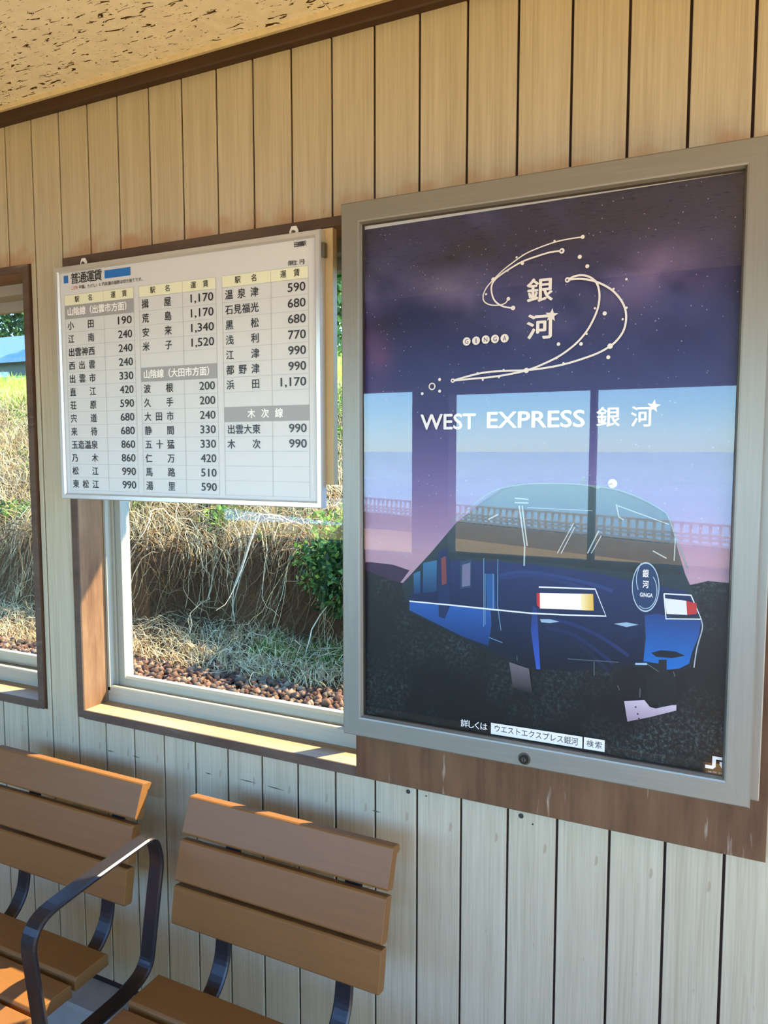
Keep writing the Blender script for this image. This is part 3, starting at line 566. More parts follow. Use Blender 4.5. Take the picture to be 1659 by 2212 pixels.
st = a.mix(1.0, d1, d2, 'MULTIPLY'); a.base(a.mix(a.mix(1.0, st, lin(170, 170, 190), 'MULTIPLY'), c, lin(215, 215, 235)))
M['print_sky'] = a.m
big_mesh('night_sky_print', V, F, rgb.reshape(-1, 3), 'print_sky', parent=ps)

LAY = [-.0555]
def nl():
    LAY[0] -= .00006; return LAY[0]
def poly(mb, pts, col, y):
    v = [(PO.x + u, y, PO.z + q) for u, q in pts]; n = len(v)
    mb.add(v, [tuple(f) for f in tessellate_polygon([[Vector((p[0], p[2], 0)) for p in v]])], col)
def stroke(mb, pts, wdt, col, y, w0=None):
    P_ = [Vector(p) for p in pts]
    Q = []
    for i in range(len(P_) - 1):                       # Catmull-Rom when there are many points
        p0, p1, p2, p3 = P_[max(i - 1, 0)], P_[i], P_[i + 1], P_[min(i + 2, len(P_) - 1)]
        kk = 4 if len(P_) > 3 and w0 != 'sharp' else 1
        for j in range(kk):
            t = j / kk; Q.append(.5 * ((2 * p1) + (p2 - p0) * t + (2 * p0 - 5 * p1 + 4 * p2 - p3) * t * t + (3 * p1 - p0 - 3 * p2 + p3) * t ** 3) if kk > 1 else p1)
    Q.append(P_[-1]); v = []
    for i, p in enumerate(Q):
        d = (Q[min(i + 1, len(Q) - 1)] - Q[max(i - 1, 0)]).normalized(); nn = Vector((-d.y, d.x)) * wdt / 2
        for s_ in (1, -1): v.append((PO.x + p.x + s_ * nn.x, y, PO.z + p.y + s_ * nn.y))
    mb.add(v, [(2 * i, 2 * i + 1, 2 * i + 3, 2 * i + 2) for i in range(len(Q) - 1)], col)
def disc(mb, c, r, col, y, r0=0.0, ry=None, n=20):
    ry = r if ry is None else ry; v = []; k0 = r0 / r if r else 0
    for i in range(n):
        an = 2 * math.pi * i / n
        v.append((PO.x + c[0] + r * math.cos(an), y, PO.z + c[1] + ry * math.sin(an)))
    if r0:
        for i in range(n):
            an = 2 * math.pi * i / n
            v.append((PO.x + c[0] + r * k0 * math.cos(an), y, PO.z + c[1] + ry * k0 * math.sin(an)))
        mb.add(v, [(i, (i + 1) % n, n + (i + 1) % n, n + i) for i in range(n)], col)
    else: mb.add(v, [tuple(range(n))], col)
def star(mb, c, r, col, y):
    v = [(PO.x + c[0] + (r if i % 2 == 0 else r * .42) * math.sin(math.pi * i / 5 + .12), y, PO.z + c[1] + (r if i % 2 == 0 else r * .42) * math.cos(math.pi * i / 5 + .12)) for i in range(10)]
    v.append((PO.x + c[0], y, PO.z + c[1])); mb.add(v, [(10, i, (i + 1) % 10) for i in range(10)], col)
PAPER = lin(236, 232, 226)

# ground, hills and the train, each printed shape a part of its own
def art(name, fn, *a, mat='print', par=None, **k):
    m_ = MB(); fn(m_, *a, **k); return m_.build(name, mat, par or ps, fixn=False)
def shade(pts, lo, hi, axis=1):
    vals = [p[axis] for p in pts]; mn, mx = min(vals), max(vals); L, H_ = lin(*lo), lin(*hi)
    return [tuple(L[k] + (H_[k] - L[k]) * (v - mn) / (mx - mn + 1e-9) for k in range(3)) + (1,) for v in vals]
a = NT('print_gravel').set(0.4, 0, 0.4)
fz = a.noise(a.mapped((1, 0, 1)), 130, 4, 0.8); fz2 = a.noise(a.mapped((1, 0, 1)), 7, 3)
msk_ = a.ramp(fz2, [(0.45, W0), (0.68, W1)])
at = a.n('ShaderNodeAttribute', attribute_name='tone')
a.base(a.mix(a.mix(1.0, a.ramp(fz, [(0.49, W0), (0.64, lin(225, 225, 225))]), msk_, 'MULTIPLY'), at.outputs['Color'], lin(86, 104, 106))); M['print_gravel'] = a.m
art('hill_print', poly, PD['hillL'], lin(58, 38, 66), nl()); art('ground_print', poly, PD['hill'], shade(PD['hill'], (10, 13, 15), (26, 23, 28)), nl(), mat='print_gravel')
tb = art('train_body', poly, PD['sil'], shade(PD['sil'], (14, 18, 34), (48, 66, 72)), nl())
art('windshield', poly, PD['shield'], shade(PD['shield'], (30, 36, 40), (62, 84, 88)), nl(), par=tb)
art('navy_nose', poly, PD['navy'], shade(PD['navy'], (9, 12, 28), (28, 44, 92)), nl(), par=tb)
art('blue_side', poly, PD['sideblue'], shade(PD['sideblue'], (18, 50, 104), (38, 88, 160)), nl(), par=tb)
art('blue_apron', poly, PD['frontblue'], shade(PD['frontblue'], (20, 104, 184), (34, 62, 122)), nl(), par=tb)
art('dark_recess', poly, PD['mouth'], lin(16, 20, 34), nl(), par=tb)
art('coupler', poly, PD['coupler'], lin(24, 27, 30), nl(), par=tb)
art('blue_stripe', poly, PD['stripe'], shade(PD['stripe'], (46, 84, 176), (30, 52, 110)), nl(), par=tb)
y_ = nl()
for q, c_ in zip(PD['streaks'], ((40, 58, 112), (34, 50, 100), (30, 44, 92), (26, 38, 80), (22, 30, 58))): art('light_streak', stroke, q, .0065, lin(*c_), y_, par=tb); y_ = nl()
for q in PD['sidewin']: art('side_window', poly, q, shade(q, (24, 52, 92), (54, 112, 150)), y_, par=tb)
art('car_end', poly, PD['edge'], lin(24, 44, 84), nl(), par=tb); art('red_panel', poly, PD['edgeR'], lin(120, 62, 66), nl(), par=tb)
art('cab_window', poly, PD['win'], lin(40, 62, 92), nl(), par=tb); art('cab_window_pane', poly, PD['winin'], lin(112, 110, 138), nl(), par=tb); art('door_panel', poly, PD['doorblue'], lin(36, 84, 140), nl(), par=tb)
y_ = nl()
for q in PD['doorlines']: art('door_edge', stroke, q, .0014, lin(110, 150, 186), y_, par=tb)
art('roof_edge', stroke, PD['roofline'], .0022, lin(120, 146, 146), nl(), par=tb)
y_ = nl()
for q, w_ in zip(PD['wipers'], PD['wiper_w']): art('wiper', stroke, q, w_, lin(172, 190, 190), y_, par=tb)
art('roof_horn', disc, PD['ant'], .008, lin(214, 220, 216), nl(), par=tb); art('roof_horn', disc, PD['ant2'], .005, lin(92, 104, 108), nl(), par=tb); art('horn_bar', stroke, PD['antline'], .002, lin(120, 130, 132), nl(), par=tb)
art('white_line', stroke, PD['line1'], .0028, lin(226, 230, 232), nl(), 'sharp', par=tb); art('white_line', stroke, PD['line2'], .0024, lin(226, 230, 232), nl(), 'sharp', par=tb); art('white_line', stroke, PD['line3'], .0018, lin(170, 176, 186), nl(), par=tb)
art('tail_lamp', poly, PD['lampR'], lin(190, 44, 44), nl(), par=tb); art('headlight', poly, PD['lamp'], lin(255, 246, 226), nl(), par=tb); art('headlight_glow', poly, PD['lampY'], shade(PD['lampY'], (250, 232, 176), (222, 170, 40), 0), nl(), par=tb)
art('tail_lamp', poly, PD['lamp2R'], lin(186, 52, 52), nl(), par=tb); art('headlight', poly, PD['lamp2'], lin(222, 222, 226), nl(), par=tb)
y_ = nl()
for q in PD['lights']: art('light_glint', poly, q, lin(150, 178, 200), y_, par=tb)
for q in PD['under']: art('underframe_detail', stroke, q, .0016, lin(86, 98, 104), nl(), par=tb)
art('skirt_plate', poly, PD['skirt2'], shade(PD['skirt2'], (30, 30, 34), (104, 98, 104)), nl(), par=tb); art('skirt_plate', poly, PD['skirt'], shade(PD['skirt'], (150, 128, 148), (196, 180, 192)), nl(), par=tb)
y_ = nl()
for du, dv in ((.0, .0), (.004, -.012), (.006, -.02), (.036, -.011)):
    art('bolt_hole', disc, (PD['skirt'][0][0] + .020 + du, PD['skirt'][0][1] - .008 + dv), .0016, lin(40, 34, 40), y_, n=8, par=tb)
mk = PD['mark']; mr = PD['mark_r']
hm = art('head_mark', disc, mk, mr[0], lin(34, 58, 96), nl(), 0, mr[1], 36, par=ps); art('head_mark_ring', disc, mk, mr[0], lin(176, 196, 206), nl(), mr[0] * .94, mr[1], 36, par=hm); y_ = nl()
art('head_mark_curve', stroke, [(mk[0] - .016 * (1 - .35 * t * t) * math.cos(.9 * (t - .3)), mk[1] + .008 + .034 * t) for t in (-.4, -.1, .2, .5, .8, 1.0)], .0012, lin(176, 196, 206), y_, par=hm)
art('head_mark_curve', stroke, [(mk[0] + .019 * math.cos(t), mk[1] - .006 + .032 * math.sin(t)) for t in (.9, .6, .2, -.2, -.7, -1.2, -1.7, -2.1)], .0012, lin(176, 196, 206), y_, par=hm)
y_ = nl()
def pbox(name, s, key, bold, col, par=None, shear=0.0):
    (u0, v0), (u1, v1) = PD[key][0], PD[key][1]
    return art(name, put, s, PO.x + u0, PO.z + min(v0, v1), PO.x + u1, PO.z + max(v0, v1), y_, bold, 'box', col, shear, par=par)
pbox('head_mark_lettering', '銀', 'mark_gin', .02, PAPER, hm); pbox('head_mark_lettering', '河', 'mark_ga', .02, PAPER, hm); pbox('head_mark_lettering', 'GINGA', 'mark_txt', .02, PAPER, hm)
pbox('logo_character', '銀', 'kan_gin', .022, PAPER); pbox('logo_character', '河', 'kan_ga', .022, PAPER)
pbox('title_lettering', 'WEST', 'we_1', .020, lin(240, 240, 240)); pbox('title_lettering', 'EXPRESS', 'we_2', .020, lin(240, 240, 240)); pbox('title_lettering', '銀', 'we_gin', .015, PAPER); pbox('title_lettering', '河', 'we_ga', .015, PAPER)
art('logo_star', star, PD['star1'], .0125, PAPER, nl()); art('logo_star', star, PD['star2'], .0115, PAPER, nl())
y_ = nl()
for q, wd in zip(PD['curves'], PD['cw']): art('logo_curve', stroke, q, wd, PAPER, y_); y_ = nl()
for c_, r_ in PD['dots']: art('logo_dot', disc, c_, r_, PAPER, y_, n=14)
for c_, r_, w_ in PD['rings']: art('logo_ring', disc, c_, r_, PAPER, y_, r_ - w_)
y_ = nl()
for c_, r_ in PD['holes']: art('logo_dot_centre', disc, c_, r_, lin(44, 42, 88), y_, n=12)
y2_ = nl()
for ch, c_ in zip('GINGA', PD['ginga']):
    gd = art('logo_disc', disc, c_, .0078, PAPER, y_, n=20); hw = .0034 if ch != 'I' else .0009
    art('disc_letter', put, ch, PO.x + c_[0] - hw, PO.z + c_[1] - .0042, PO.x + c_[0] + hw, PO.z + c_[1] + .0042, y2_, .01, 'box', lin(60, 58, 105), par=gd)
y_ = nl()
b1 = [(.3246, .0502), (.4998, .0518), (.4998, .0740), (.3246, .0724)]; b2 = [(.5024, .0518), (.5397, .0522), (.5397, .0742), (.5024, .0740)]
art('search_box', poly, b1, PAPER, y_); art('search_box', poly, b2, PAPER, y_); y_ = nl()
chars('search_character', ps, '詳しくは', PO.x + .262, PO.x + .318, PO.z + .0625, .0165, y_, .014, PAPER)
chars('search_character', ps, 'ウエストエクスプレス銀河', PO.x + .3305, PO.x + .4925, PO.z + .0630, .0155, y_, .010, lin(60, 64, 66), .86)
chars('search_character', ps, '検索', PO.x + .507, PO.x + .5355, PO.z + .0635, .0145, y_, .008, lin(60, 64, 66), .92)
# operator's emblem in the corner, partly behind the frame
j = .7085; jz = .0545
def emblem(m_):
    for pts in ([(j, jz + .006), (j, jz), (j + .012, jz), (j + .0165, jz + .0045), (j + .0165, jz + .023), (j + .0108, jz + .023), (j + .0108, jz + .006)],
            [(j + .0165, jz + .023), (j + .031, jz + .023), (j + .034, jz + .0195), (j + .034, jz + .0125), (j + .031, jz + .0095), (j + .0225, jz + .0095), (j + .0225, jz + .0145), (j + .0285, jz + .0145), (j + .0285, jz + .0178), (j + .0165, jz + .0178)],
            [(j + .0225, jz + .0095), (j + .0275, jz + .0095), (j + .035, jz), (j + .028, jz)]):
        poly(m_, pts, PAPER, y_)
art('company_emblem', emblem)
art('company_lettering', put, 'JR西日本', PO.x + j + .004, PO.z + jz - .009, PO.x + j + .036, PO.z + jz - .0035, y_, .01, 'box', lin(170, 170, 172))

# ------------------------------------------------------------------ the bench
be = empty('bench', (.61, -.36, 0.0), 'brown slatted bench of two seats with a black metal armrest between them', 'bench')
SEATS = ((.020, .545), (.686, 1.205))
TH = .027
def slat_back(x0, x1, f0, f1, top=False):
    # front face runs from f0 to f1 in y,z ; thickness goes away from the sitter
    f0 = Vector(f0); f1 = Vector(f1); d = (f1 - f0).normalized(); n_ = Vector((d.y, -d.x)); r = .004
    P_ = lambda q, s_, t_: tuple(q + d * s_ + n_ * t_)
    prof = [P_(f0, 0, r), P_(f0, r, 0), P_(f1, -r, 0), P_(f1, 0, r), P_(f1, 0, TH - r), P_(f1, -r, TH), P_(f0, r, TH), P_(f0, 0, TH - r)]
    if top: prof = [P_(f0, 0, r), P_(f0, r, 0), P_(f1, -.004, 0), P_(f1, 0, .003), (-.0945, .8025), (-.0905, .7985), (-.0905, .790), (-.094, .786), (-.1035, .786), P_(f0, r, TH), P_(f0, 0, TH - r)]
    return MB().prism(prof, 0, x0, x1).build('back_slat', 'bench_slat', be, bevel=.0012)
BACK = [((-.192, .540), (-.178, .624)), ((-.177, .6335), (-.154, .7205)), ((-.150, .7305), (-.120, .8085))]
seat_rows = [(-.236, -.331), (-.340, -.432), (-.441, -.533), (-.542, -.640)]
for x0, x1 in SEATS:
    for i, (q0, q1) in enumerate(BACK): slat_back(x0, x1, q0, q1, i == 2)
    for i, (yb_, yf_) in enumerate(seat_rows):
        zt = .455 - (.006 if i in (1, 2) else 0); zb_ = zt - .030; r = .005
        prof = [(yb_, zb_), (yb_, zt - r), (yb_ - r, zt), (yf_ + r, zt), (yf_, zt - r), (yf_, zb_)]
        if i == 3: prof = [(yb_, zb_), (yb_, zt - r), (yb_ - r, zt), (yf_ + .024, zt), (yf_ + .008, zt - .005), (yf_ + .001, zt - .015), (yf_ + .006, zb_)]
        MB().prism(prof, 0, x0 + .006, x1 - .006).build('seat_slat', 'bench_slat', be, bevel=.0015)
def flat_bar(path, wd, th, xc, closed=False):
    """flat bar following a path in the y,z plane, wd across x and th in the bending plane"""
    n = len(path); mb = MB(); v = []
    for i, p in enumerate(path):
        a_ = path[(i - 1) % n] if closed or i > 0 else path[i]; b_ = path[(i + 1) % n] if closed or i < n - 1 else path[i]
        d = Vector((b_[0] - a_[0], b_[1] - a_[1])).normalized(); nn = Vector((-d.y, d.x)) * th / 2; e = th * .35
        ring = [(-wd / 2 + e, 1), (wd / 2 - e, 1), (wd / 2, .4), (wd / 2, -.4), (wd / 2 - e, -1), (-wd / 2 + e, -1), (-wd / 2, -.4), (-wd / 2, .4)]
        for dx, k_ in ring: v.append((xc + dx, p[0] + nn.x * k_, p[1] + nn.y * k_))
    m_ = 8; f = []
    for i in range(n if closed else n - 1):
        j_ = (i + 1) % n
        for k_ in range(m_): f.append((i * m_ + k_, i * m_ + (k_ + 1) % m_, j_ * m_ + (k_ + 1) % m_, j_ * m_ + k_))
    if not closed: f += [tuple(range(m_)), tuple(range((n - 1) * m_, n * m_))]
    return mb.add(v, f)
def rounded(pts, rad, closed=False, seg=6):
    out = []; n = len(pts)
    for i, p in enumerate(pts):
        if not closed and i in (0, n - 1): out.append(p); continue
        p = Vector(p); a_ = Vector(pts[(i - 1) % n]); b_ = Vector(pts[(i + 1) % n])
        r1 = min(rad[i] if isinstance(rad, list) else rad, (a_ - p).length * .48, (b_ - p).length * .48)
        s_ = p + (a_ - p).normalized() * r1; e_ = p + (b_ - p).normalized() * r1
        for j_ in range(seg + 1):
            t = j_ / seg; q = s_ * (1 - t) ** 2 + p * 2 * t * (1 - t) + e_ * t * t; out.append((q.x, q.y))
    return out
for xb in (.177, .467, .811, 1.115):
    pth = rounded([(-.117, .735), (-.142, .64), (-.160, .55), (-.170, .47), (-.215, .417), (-.61, .413)], [0, .02, .03, .04, .05, 0])
    flat_bar(pth, .040, .010, xb).build('bracket', 'bench_metal', be, smooth=False)
arm = rounded([(-.515, .395), (-.515, .700), (-.170, .712), (-.158, .640), (-.200, .395)], [.05, .09, .05, .04, .07], True, 8)
arm = rounded([(-.470, .395), (-.505, .700), (-.372, .712), (-.170, .722), (-.150, .66), (-.195, .415), (-.260, .395)], [.03, .10, .10, .06, .05, .07, .05], True, 8)
flat_bar(arm, .040, .011, .613, True).build('armrest', 'bench_metal', be, smooth=False)
MB().box(-.02, 1.245, -.46, -.41, .352, .392).build('beam', 'bench_metal', be, bevel=.004)
for xl in (.10, .613, 1.13):
    MB().box(xl - .02, xl + .02, -.455, -.415, .012, .352).build('leg', 'bench_metal', be, bevel=.003)
    MB().box(xl - .03, xl + .03, -.60, -.22, 0.0, .012).build('foot', 'bench_metal', be, bevel=.003)

# ------------------------------------------------------------------ outside, behind the windows
def terrain(x, y):
    wob = .12 * np.sin(x * 1.7) + .07 * np.sin(x * 4.1 + 1)
    yf = 4.2 + wob
    z = np.where(y < 3.4, -.22, -.22 + (y - 3.4) * .16)
    face = np.clip((y - yf) / .22, 0, 1); z = z + face * (.60 + .08 * np.sin(x * 2.3))
    z = z + np.clip(y - yf - .22, 0, 3.6) * .37 + np.clip(y - 8.2, 0, 2.0) * .16
    return z + .03 * np.sin(x * 6 + y * 5) * (y > 3.7)
xs = np.concatenate([np.linspace(-30, -9, 43)[:-1], np.linspace(-9, 3, 133), np.linspace(3, 14, 23)[1:]]); ys = np.concatenate([np.linspace(WT + .001, 3.6, 10), np.linspace(3.7, 9, 90), np.linspace(9.3, 45, 30)])
gx, gy = np.meshgrid(xs, ys, indexing='ij'); gz = terrain(gx, gy)
V = np.stack([gx, gy, gz], -1).reshape(-1, 3); ii = np.arange(V.shape[0]).reshape(gx.shape)
F = np.stack([ii[:-1, :-1], ii[1:, :-1], ii[1:, 1:], ii[:-1, 1:]], -1).reshape(-1, 4)
a = NT('earth').set(0.95, 0, 0.1)
n1 = a.noise(a.mapped((1, 1, 1)), 2.2, 5, .6); n2 = a.noise(a.mapped((1, 1, 1)), 26, 4, .7)
c = a.mix(.5, a.ramp(n1, [(.3, lin(52, 32, 16)), (.7, lin(82, 54, 28))]), a.ramp(n2, [(.3, lin(38, 23, 12)), (.7, lin(92, 64, 34))]))
sx = a.n('ShaderNodeSeparateXYZ'); a.l(a.tc.outputs['Object'], sx.inputs[0])
md = a.n('ShaderNodeMapRange'); md.inputs[1].default_value = 7.6; md.inputs[2].default_value = 8.6; a.l(sx.outputs['Y'], md.inputs[0])
c = a.mix(md.outputs[0], c, lin(150, 160, 70)); a.base(c); a.bump(n2, .6, .03); M['earth'] = a.m
gr = big_mesh('ground', V, F, None, 'earth'); gr.data.polygons.foreach_set('use_smooth', [True] * len(gr.data.polygons)); tag(gr, kind='structure')

def pick(n, cols, jit=.18):
    C_ = np.array([lin(*c_)[:3] for c_ in cols])[RNG.integers(0, len(cols), n)]
    return np.clip(C_ * (1 + RNG.normal(0, jit, (n, 1))), .002, 1)
# railway ballast
def gravel():
    t = (1 + 5 ** .5) / 2
    iv = np.array([(-1, t, 0), (1, t, 0), (-1, -t, 0), (1, -t, 0), (0, -1, t), (0, 1, t), (0, -1, -t), (0, 1, -t), (t, 0, -1), (t, 0, 1), (-t, 0, -1), (-t, 0, 1)]) / 1.9
    fa = np.array([(0, 11, 5), (0, 5, 1), (0, 1, 7), (0, 7, 10), (0, 10, 11), (1, 5, 9), (5, 11, 4), (11, 10, 2), (10, 7, 6), (7, 1, 8), (3, 9, 4), (3, 4, 2), (3, 2, 6), (3, 6, 8), (3, 8, 9), (4, 9, 5), (2, 4, 11), (6, 2, 10), (8, 6, 7), (9, 8, 1)])
    n = 15000; x = RNG.uniform(-9, 1.2, n); y = RNG.uniform(1.9, 3.42, n) + .10 * np.sin(x * 2); r = RNG.uniform(.014, .032, n)
    y = np.where(RNG.random(n) < .06, y + RNG.random(n) * .5, y)
    q = iv[None] * (1 + RNG.normal(0, .22, (n, 12, 1))) * r[:, None, None] * RNG.uniform(.7, 1.3, (n, 1, 3))
    q += np.stack([x, y, terrain(x, y) + r * .5 + RNG.random(n) * .02], -1)[:, None, :]
    Vq = q.reshape(-1, 3); Fq = (fa[None] + 12 * np.arange(n)[:, None, None]).reshape(-1, 3)
    col_ = np.repeat(pick(n, [(94, 64, 42), (112, 78, 52), (78, 56, 38), (132, 104, 76), (70, 42, 28), (100, 82, 62)]), 12, 0)
    o = big_mesh('ballast_gravel', Vq, Fq, col_, 'stone', origin=(-4, 3, -.22)); tag(o, 'rust brown railway ballast stones along the foot of the windows', 'gravel', kind='stuff')
gravel()
def tubes(paths, rad, cols):
    """paths (n,k,3), 3-sided tubes"""
    n, k, _ = paths.shape; d = np.gradient(paths, axis=1); d /= np.linalg.norm(d, axis=2, keepdims=True) + 1e-9
    up = np.array([.3, .2, .93]); s1 = np.cross(d, up); s1 /= np.linalg.norm(s1, axis=2, keepdims=True) + 1e-9; s2 = np.cross(d, s1)
    tp = np.linspace(1, .35, k)[None, :, None]
    ring = np.stack([paths + (s1 * math.cos(t_) + s2 * math.sin(t_)) * rad[:, None, None] * tp for t_ in (0, 2.094, 4.189)], 2)
    Vq = ring.reshape(-1, 3); b = (np.arange(n)[:, None] * k + np.arange(k - 1)[None]) * 3
    Fq = np.concatenate([np.stack([b + i, b + (i + 1) % 3, b + 3 + (i + 1) % 3, b + 3 + i], -1).reshape(-1, 4) for i in range(3)])
    return Vq, Fq, np.repeat(cols, k * 3, 0)
def vines(n, k, xr, yr, step, lift, rad, cols, sag=0.0):
    x = RNG.uniform(*xr, n); y = RNG.uniform(*yr, n); th = RNG.uniform(0, 2 * math.pi, n); out = np.zeros((n, k, 3)); L = RNG.uniform(.02, lift, n)
    ph = RNG.uniform(.6, 1.4, n)
    off = np.zeros(n)
    for i in range(k):
        zt_ = terrain(x, y); arc = np.sin(np.linspace(0, 1, k)[i] * math.pi * ph)
        z = zt_ + .02 + L * np.abs(arc) + RNG.normal(0, .012, n)
        out[:, i] = np.stack([x, y, z], -1)
        th += RNG.normal(0, .55, n); st = step * RNG.uniform(.5, 1.4, n)
        x = x + np.cos(th) * st; y = y + np.sin(th) * st * .7 - sag * step
    for i in range(1, k):                                # hanging ends never plunge straight down
        out[:, i, 2] = np.maximum(out[:, i, 2], out[:, i - 1, 2] - step * 1.6)
    return tubes(out, RNG.uniform(.5, 1.4, n) * rad, pick(n, cols))
def join(parts):
    Vs, Fs, Cs, o = [], [], [], 0
    for v, f, c_ in parts: Vs.append(v); Fs.append(f + o); Cs.append(c_); o += len(v)
    return np.concatenate(Vs), np.concatenate(Fs), np.concatenate(Cs)
DRY = [(220, 196, 146), (202, 172, 120), (232, 212, 166), (176, 144, 96), (146, 114, 70), (222, 206, 146)]
p1 = vines(5200, 10, (-10, 1.2), (4.5, 7.6), .085, .30, .0042, DRY, .2)
p2 = vines(420, 9, (-9, .8), (4.25, 4.6), .075, .16, .0036, [(130, 100, 62), (104, 76, 46), (160, 132, 88)], .55)  # vines at the soil face, its shade put into their darker browns
p3 = vines(900, 9, (-9, .8), (3.4, 4.2), .07, .10, .0035, DRY, .0)
p4 = vines(150, 14, (-8, .6), (4.25, 5.6), .095, .50, .0075, [(206, 184, 140), (188, 160, 112), (222, 204, 166)], .25)
V, F, Cc = join([p1, p2, p3, p4])
tag(big_mesh('dry_vines', V, F, Cc, 'dry_stem', origin=(-4, 5.5, 0)), 'tangle of dry straw coloured vines hanging over the bank', 'vines', kind='stuff')
def hang(n):                                             # roots and creepers hanging down the soil face
    x = RNG.uniform(-9, .8, n); k = 8; out = np.zeros((n, k, 3)); y = 4.3 + .12 * np.sin(x * 1.7) + RNG.uniform(-.02, .15, n); z0 = terrain(x, y + .2) + RNG.uniform(.0, .15, n); Lh = RNG.uniform(.2, .75, n)
    dx = RNG.normal(0, .10, n); fw = RNG.uniform(.1, .32, n)
    for i in range(k):
        t = i / (k - 1); out[:, i] = np.stack([x + dx * t + RNG.normal(0, .015, n), y - fw * math.sin(t * 1.9), z0 + .1 * math.sin(t * 3) - Lh * t ** 1.4], -1)
    return tubes(out, RNG.uniform(.0018, .0042, n), pick(n, [(112, 84, 50), (78, 54, 32), (150, 122, 82), (60, 40, 24)]))
V, F, Cc = hang(420); tag(big_mesh('hanging_roots', V, F, Cc, 'dry_stem', origin=(-4, 4.4, 0)), 'thin roots and creepers hanging down the brown soil face', 'roots', kind='stuff')
def blades(n, xr, yr, h, wdt, cols, lean=.6, thin=None):
    x = RNG.uniform(*xr, n); y = RNG.uniform(*yr, n)
    if thin is not None:
        kp = thin(x, y); x, y = x[kp], y[kp]; n = len(x)
    z = terrain(x, y); hh = h * RNG.uniform(.4, 1.3, n); th = RNG.uniform(0, 2 * math.pi, n); ln = hh * RNG.uniform(.1, lean, n) * 1.4
    b = np.stack([x, y, z], -1); dr = np.stack([np.cos(th), np.sin(th), 0 * th], -1); sd = np.stack([-np.sin(th), np.cos(th), 0 * th], -1) * wdt * RNG.uniform(.6, 1.4, (n, 1))
    mdl = b + dr * (ln * .35)[:, None] + np.array([0, 0, 1]) * (hh * .62)[:, None]; tip = b + dr * ln[:, None] + np.array([0, 0, 1]) * hh[:, None]
    Vq = np.stack([b - sd, b + sd, mdl + sd * .8, mdl - sd * .8, tip, tip], 1).reshape(-1, 3); o = 6 * np.arange(n)[:, None]
    Fq = np.concatenate([o + np.array([0, 1, 2]), o + np.array([0, 2, 3]), o + np.array([3, 2, 4])])
    return Vq, Fq, np.repeat(pick(n, cols), 6, 0)
patch = lambda lo: (lambda x, y: (np.sin(x * 2.1 + y * 1.3) + np.sin(x * .9 - y * 2.7 + 1) + RNG.normal(0, .5, len(x))) > lo)
V, F, Cc = join([blades(26000, (-11, 1.2), (4.5, 8.2), .24, .0045, DRY, 1.1), blades(9000, (-9, 1), (3.35, 4.2), .11, .004, DRY, 1.7, patch(-.4)), blades(3000, (-9, 1), (3.3, 3.7), .10, .004, DRY, 1.5, patch(.6))])
tag(big_mesh('dry_grass', V, F, Cc, 'dry_stem', origin=(-4, 6, 0)), 'bleached dry grass covering the bank slope', 'grass', kind='stuff')
GRN = [(120, 150, 56), (96, 130, 44), (150, 172, 72), (176, 186, 92), (80, 108, 40)]
V, F, Cc = join([blades(9000, (-11, 1.2), (4.8, 8.0), .20, .006, GRN, .9, patch(.5)), blades(14000, (-16, 1.2), (7.6, 9.9), .22, .006, [(178, 190, 70), (150, 172, 60), (196, 204, 100)], .8), blades(2200, (-2.0, .2), (3.72, 4.15), .08, .005, [(92, 122, 30), (74, 104, 24), (120, 144, 48)], .8), blades(1500, (-9, -2.6), (3.65, 4.2), .08, .005, GRN, .8, patch(.9))])
tag(big_mesh('green_grass', V, F, Cc, 'foliage', origin=(-4, 6, 0)), 'fresh green grass on the bank top and along its foot', 'grass', kind='stuff')
def leaves(cen, rad, n, size, cols, shell=.55):
    d = RNG.normal(0, 1, (n, 3)); d /= np.linalg.norm(d, axis=1, keepdims=True); rr = shell + (1 - shell) * RNG.random(n) ** .6
    wob = 1 + .22 * np.sin(d[:, 0] * 5 + cen[0]) * np.cos(d[:, 2] * 6 + cen[1]); c_ = np.array(cen) + d * (rr * wob)[:, None] * np.array(rad)
    t1 = RNG.normal(0, 1, (n, 3)); t1 /= np.linalg.norm(t1, axis=1, keepdims=True); t2 = np.cross(t1, RNG.normal(0, 1, (n, 3))); t2 /= np.linalg.norm(t2, axis=1, keepdims=True)
    s_ = size * RNG.uniform(.6, 1.4, (n, 1)); Vq = np.stack([c_ - t1 * s_, c_ + t2 * s_ * .5, c_ + t1 * s_, c_ - t2 * s_ * .5], 1).reshape(-1, 3)
    return Vq, 4 * np.arange(n)[:, None] + np.arange(4)[None], np.repeat(pick(n, cols), 4, 0)
# shrub at the right of the bank
sb = empty('leafy_shrub', (-1.15, 4.3, .0), 'dark green leafy shrub growing at the right of the bank', 'shrub')
LG = [(60, 92, 40), (44, 74, 34), (84, 118, 50), (36, 60, 30), (112, 140, 62)]
V, F, Cc = join([leaves((-1.10, 4.22, .62), (.52, .30, .34), 2600, .034, LG, .3), leaves((-.75, 4.25, .72), (.55, .35, .42), 2600, .034, LG, .3), leaves((-1.3, 4.2, .40), (.28, .22, .25), 900, .032, LG, .3), leaves((-.6, 4.35, .3), (.4, .3, .4), 1500, .034, LG, .3), leaves((-1.5, 4.25, .62), (.34, .22, .30), 700, .032, LG + GRN, .1), leaves((-1.2, 4.5, .95), (.6, .4, .2), 900, .032, GRN, .1)])  # topmost cluster in lighter greens, sunlight put into the leaf colour
big_mesh('foliage', V, F, Cc, 'foliage', parent=sb)
st_ = MB()
stp = np.array([[(-1.0 + .06 * i, 4.3 - .02 * i, -.05 + .1 * i) for i in range(6)], [(-.9 - .05 * i, 4.28, -.05 + .11 * i) for i in range(6)], [(-.8 + .03 * i, 4.3, -.05 + .13 * i) for i in range(6)]])
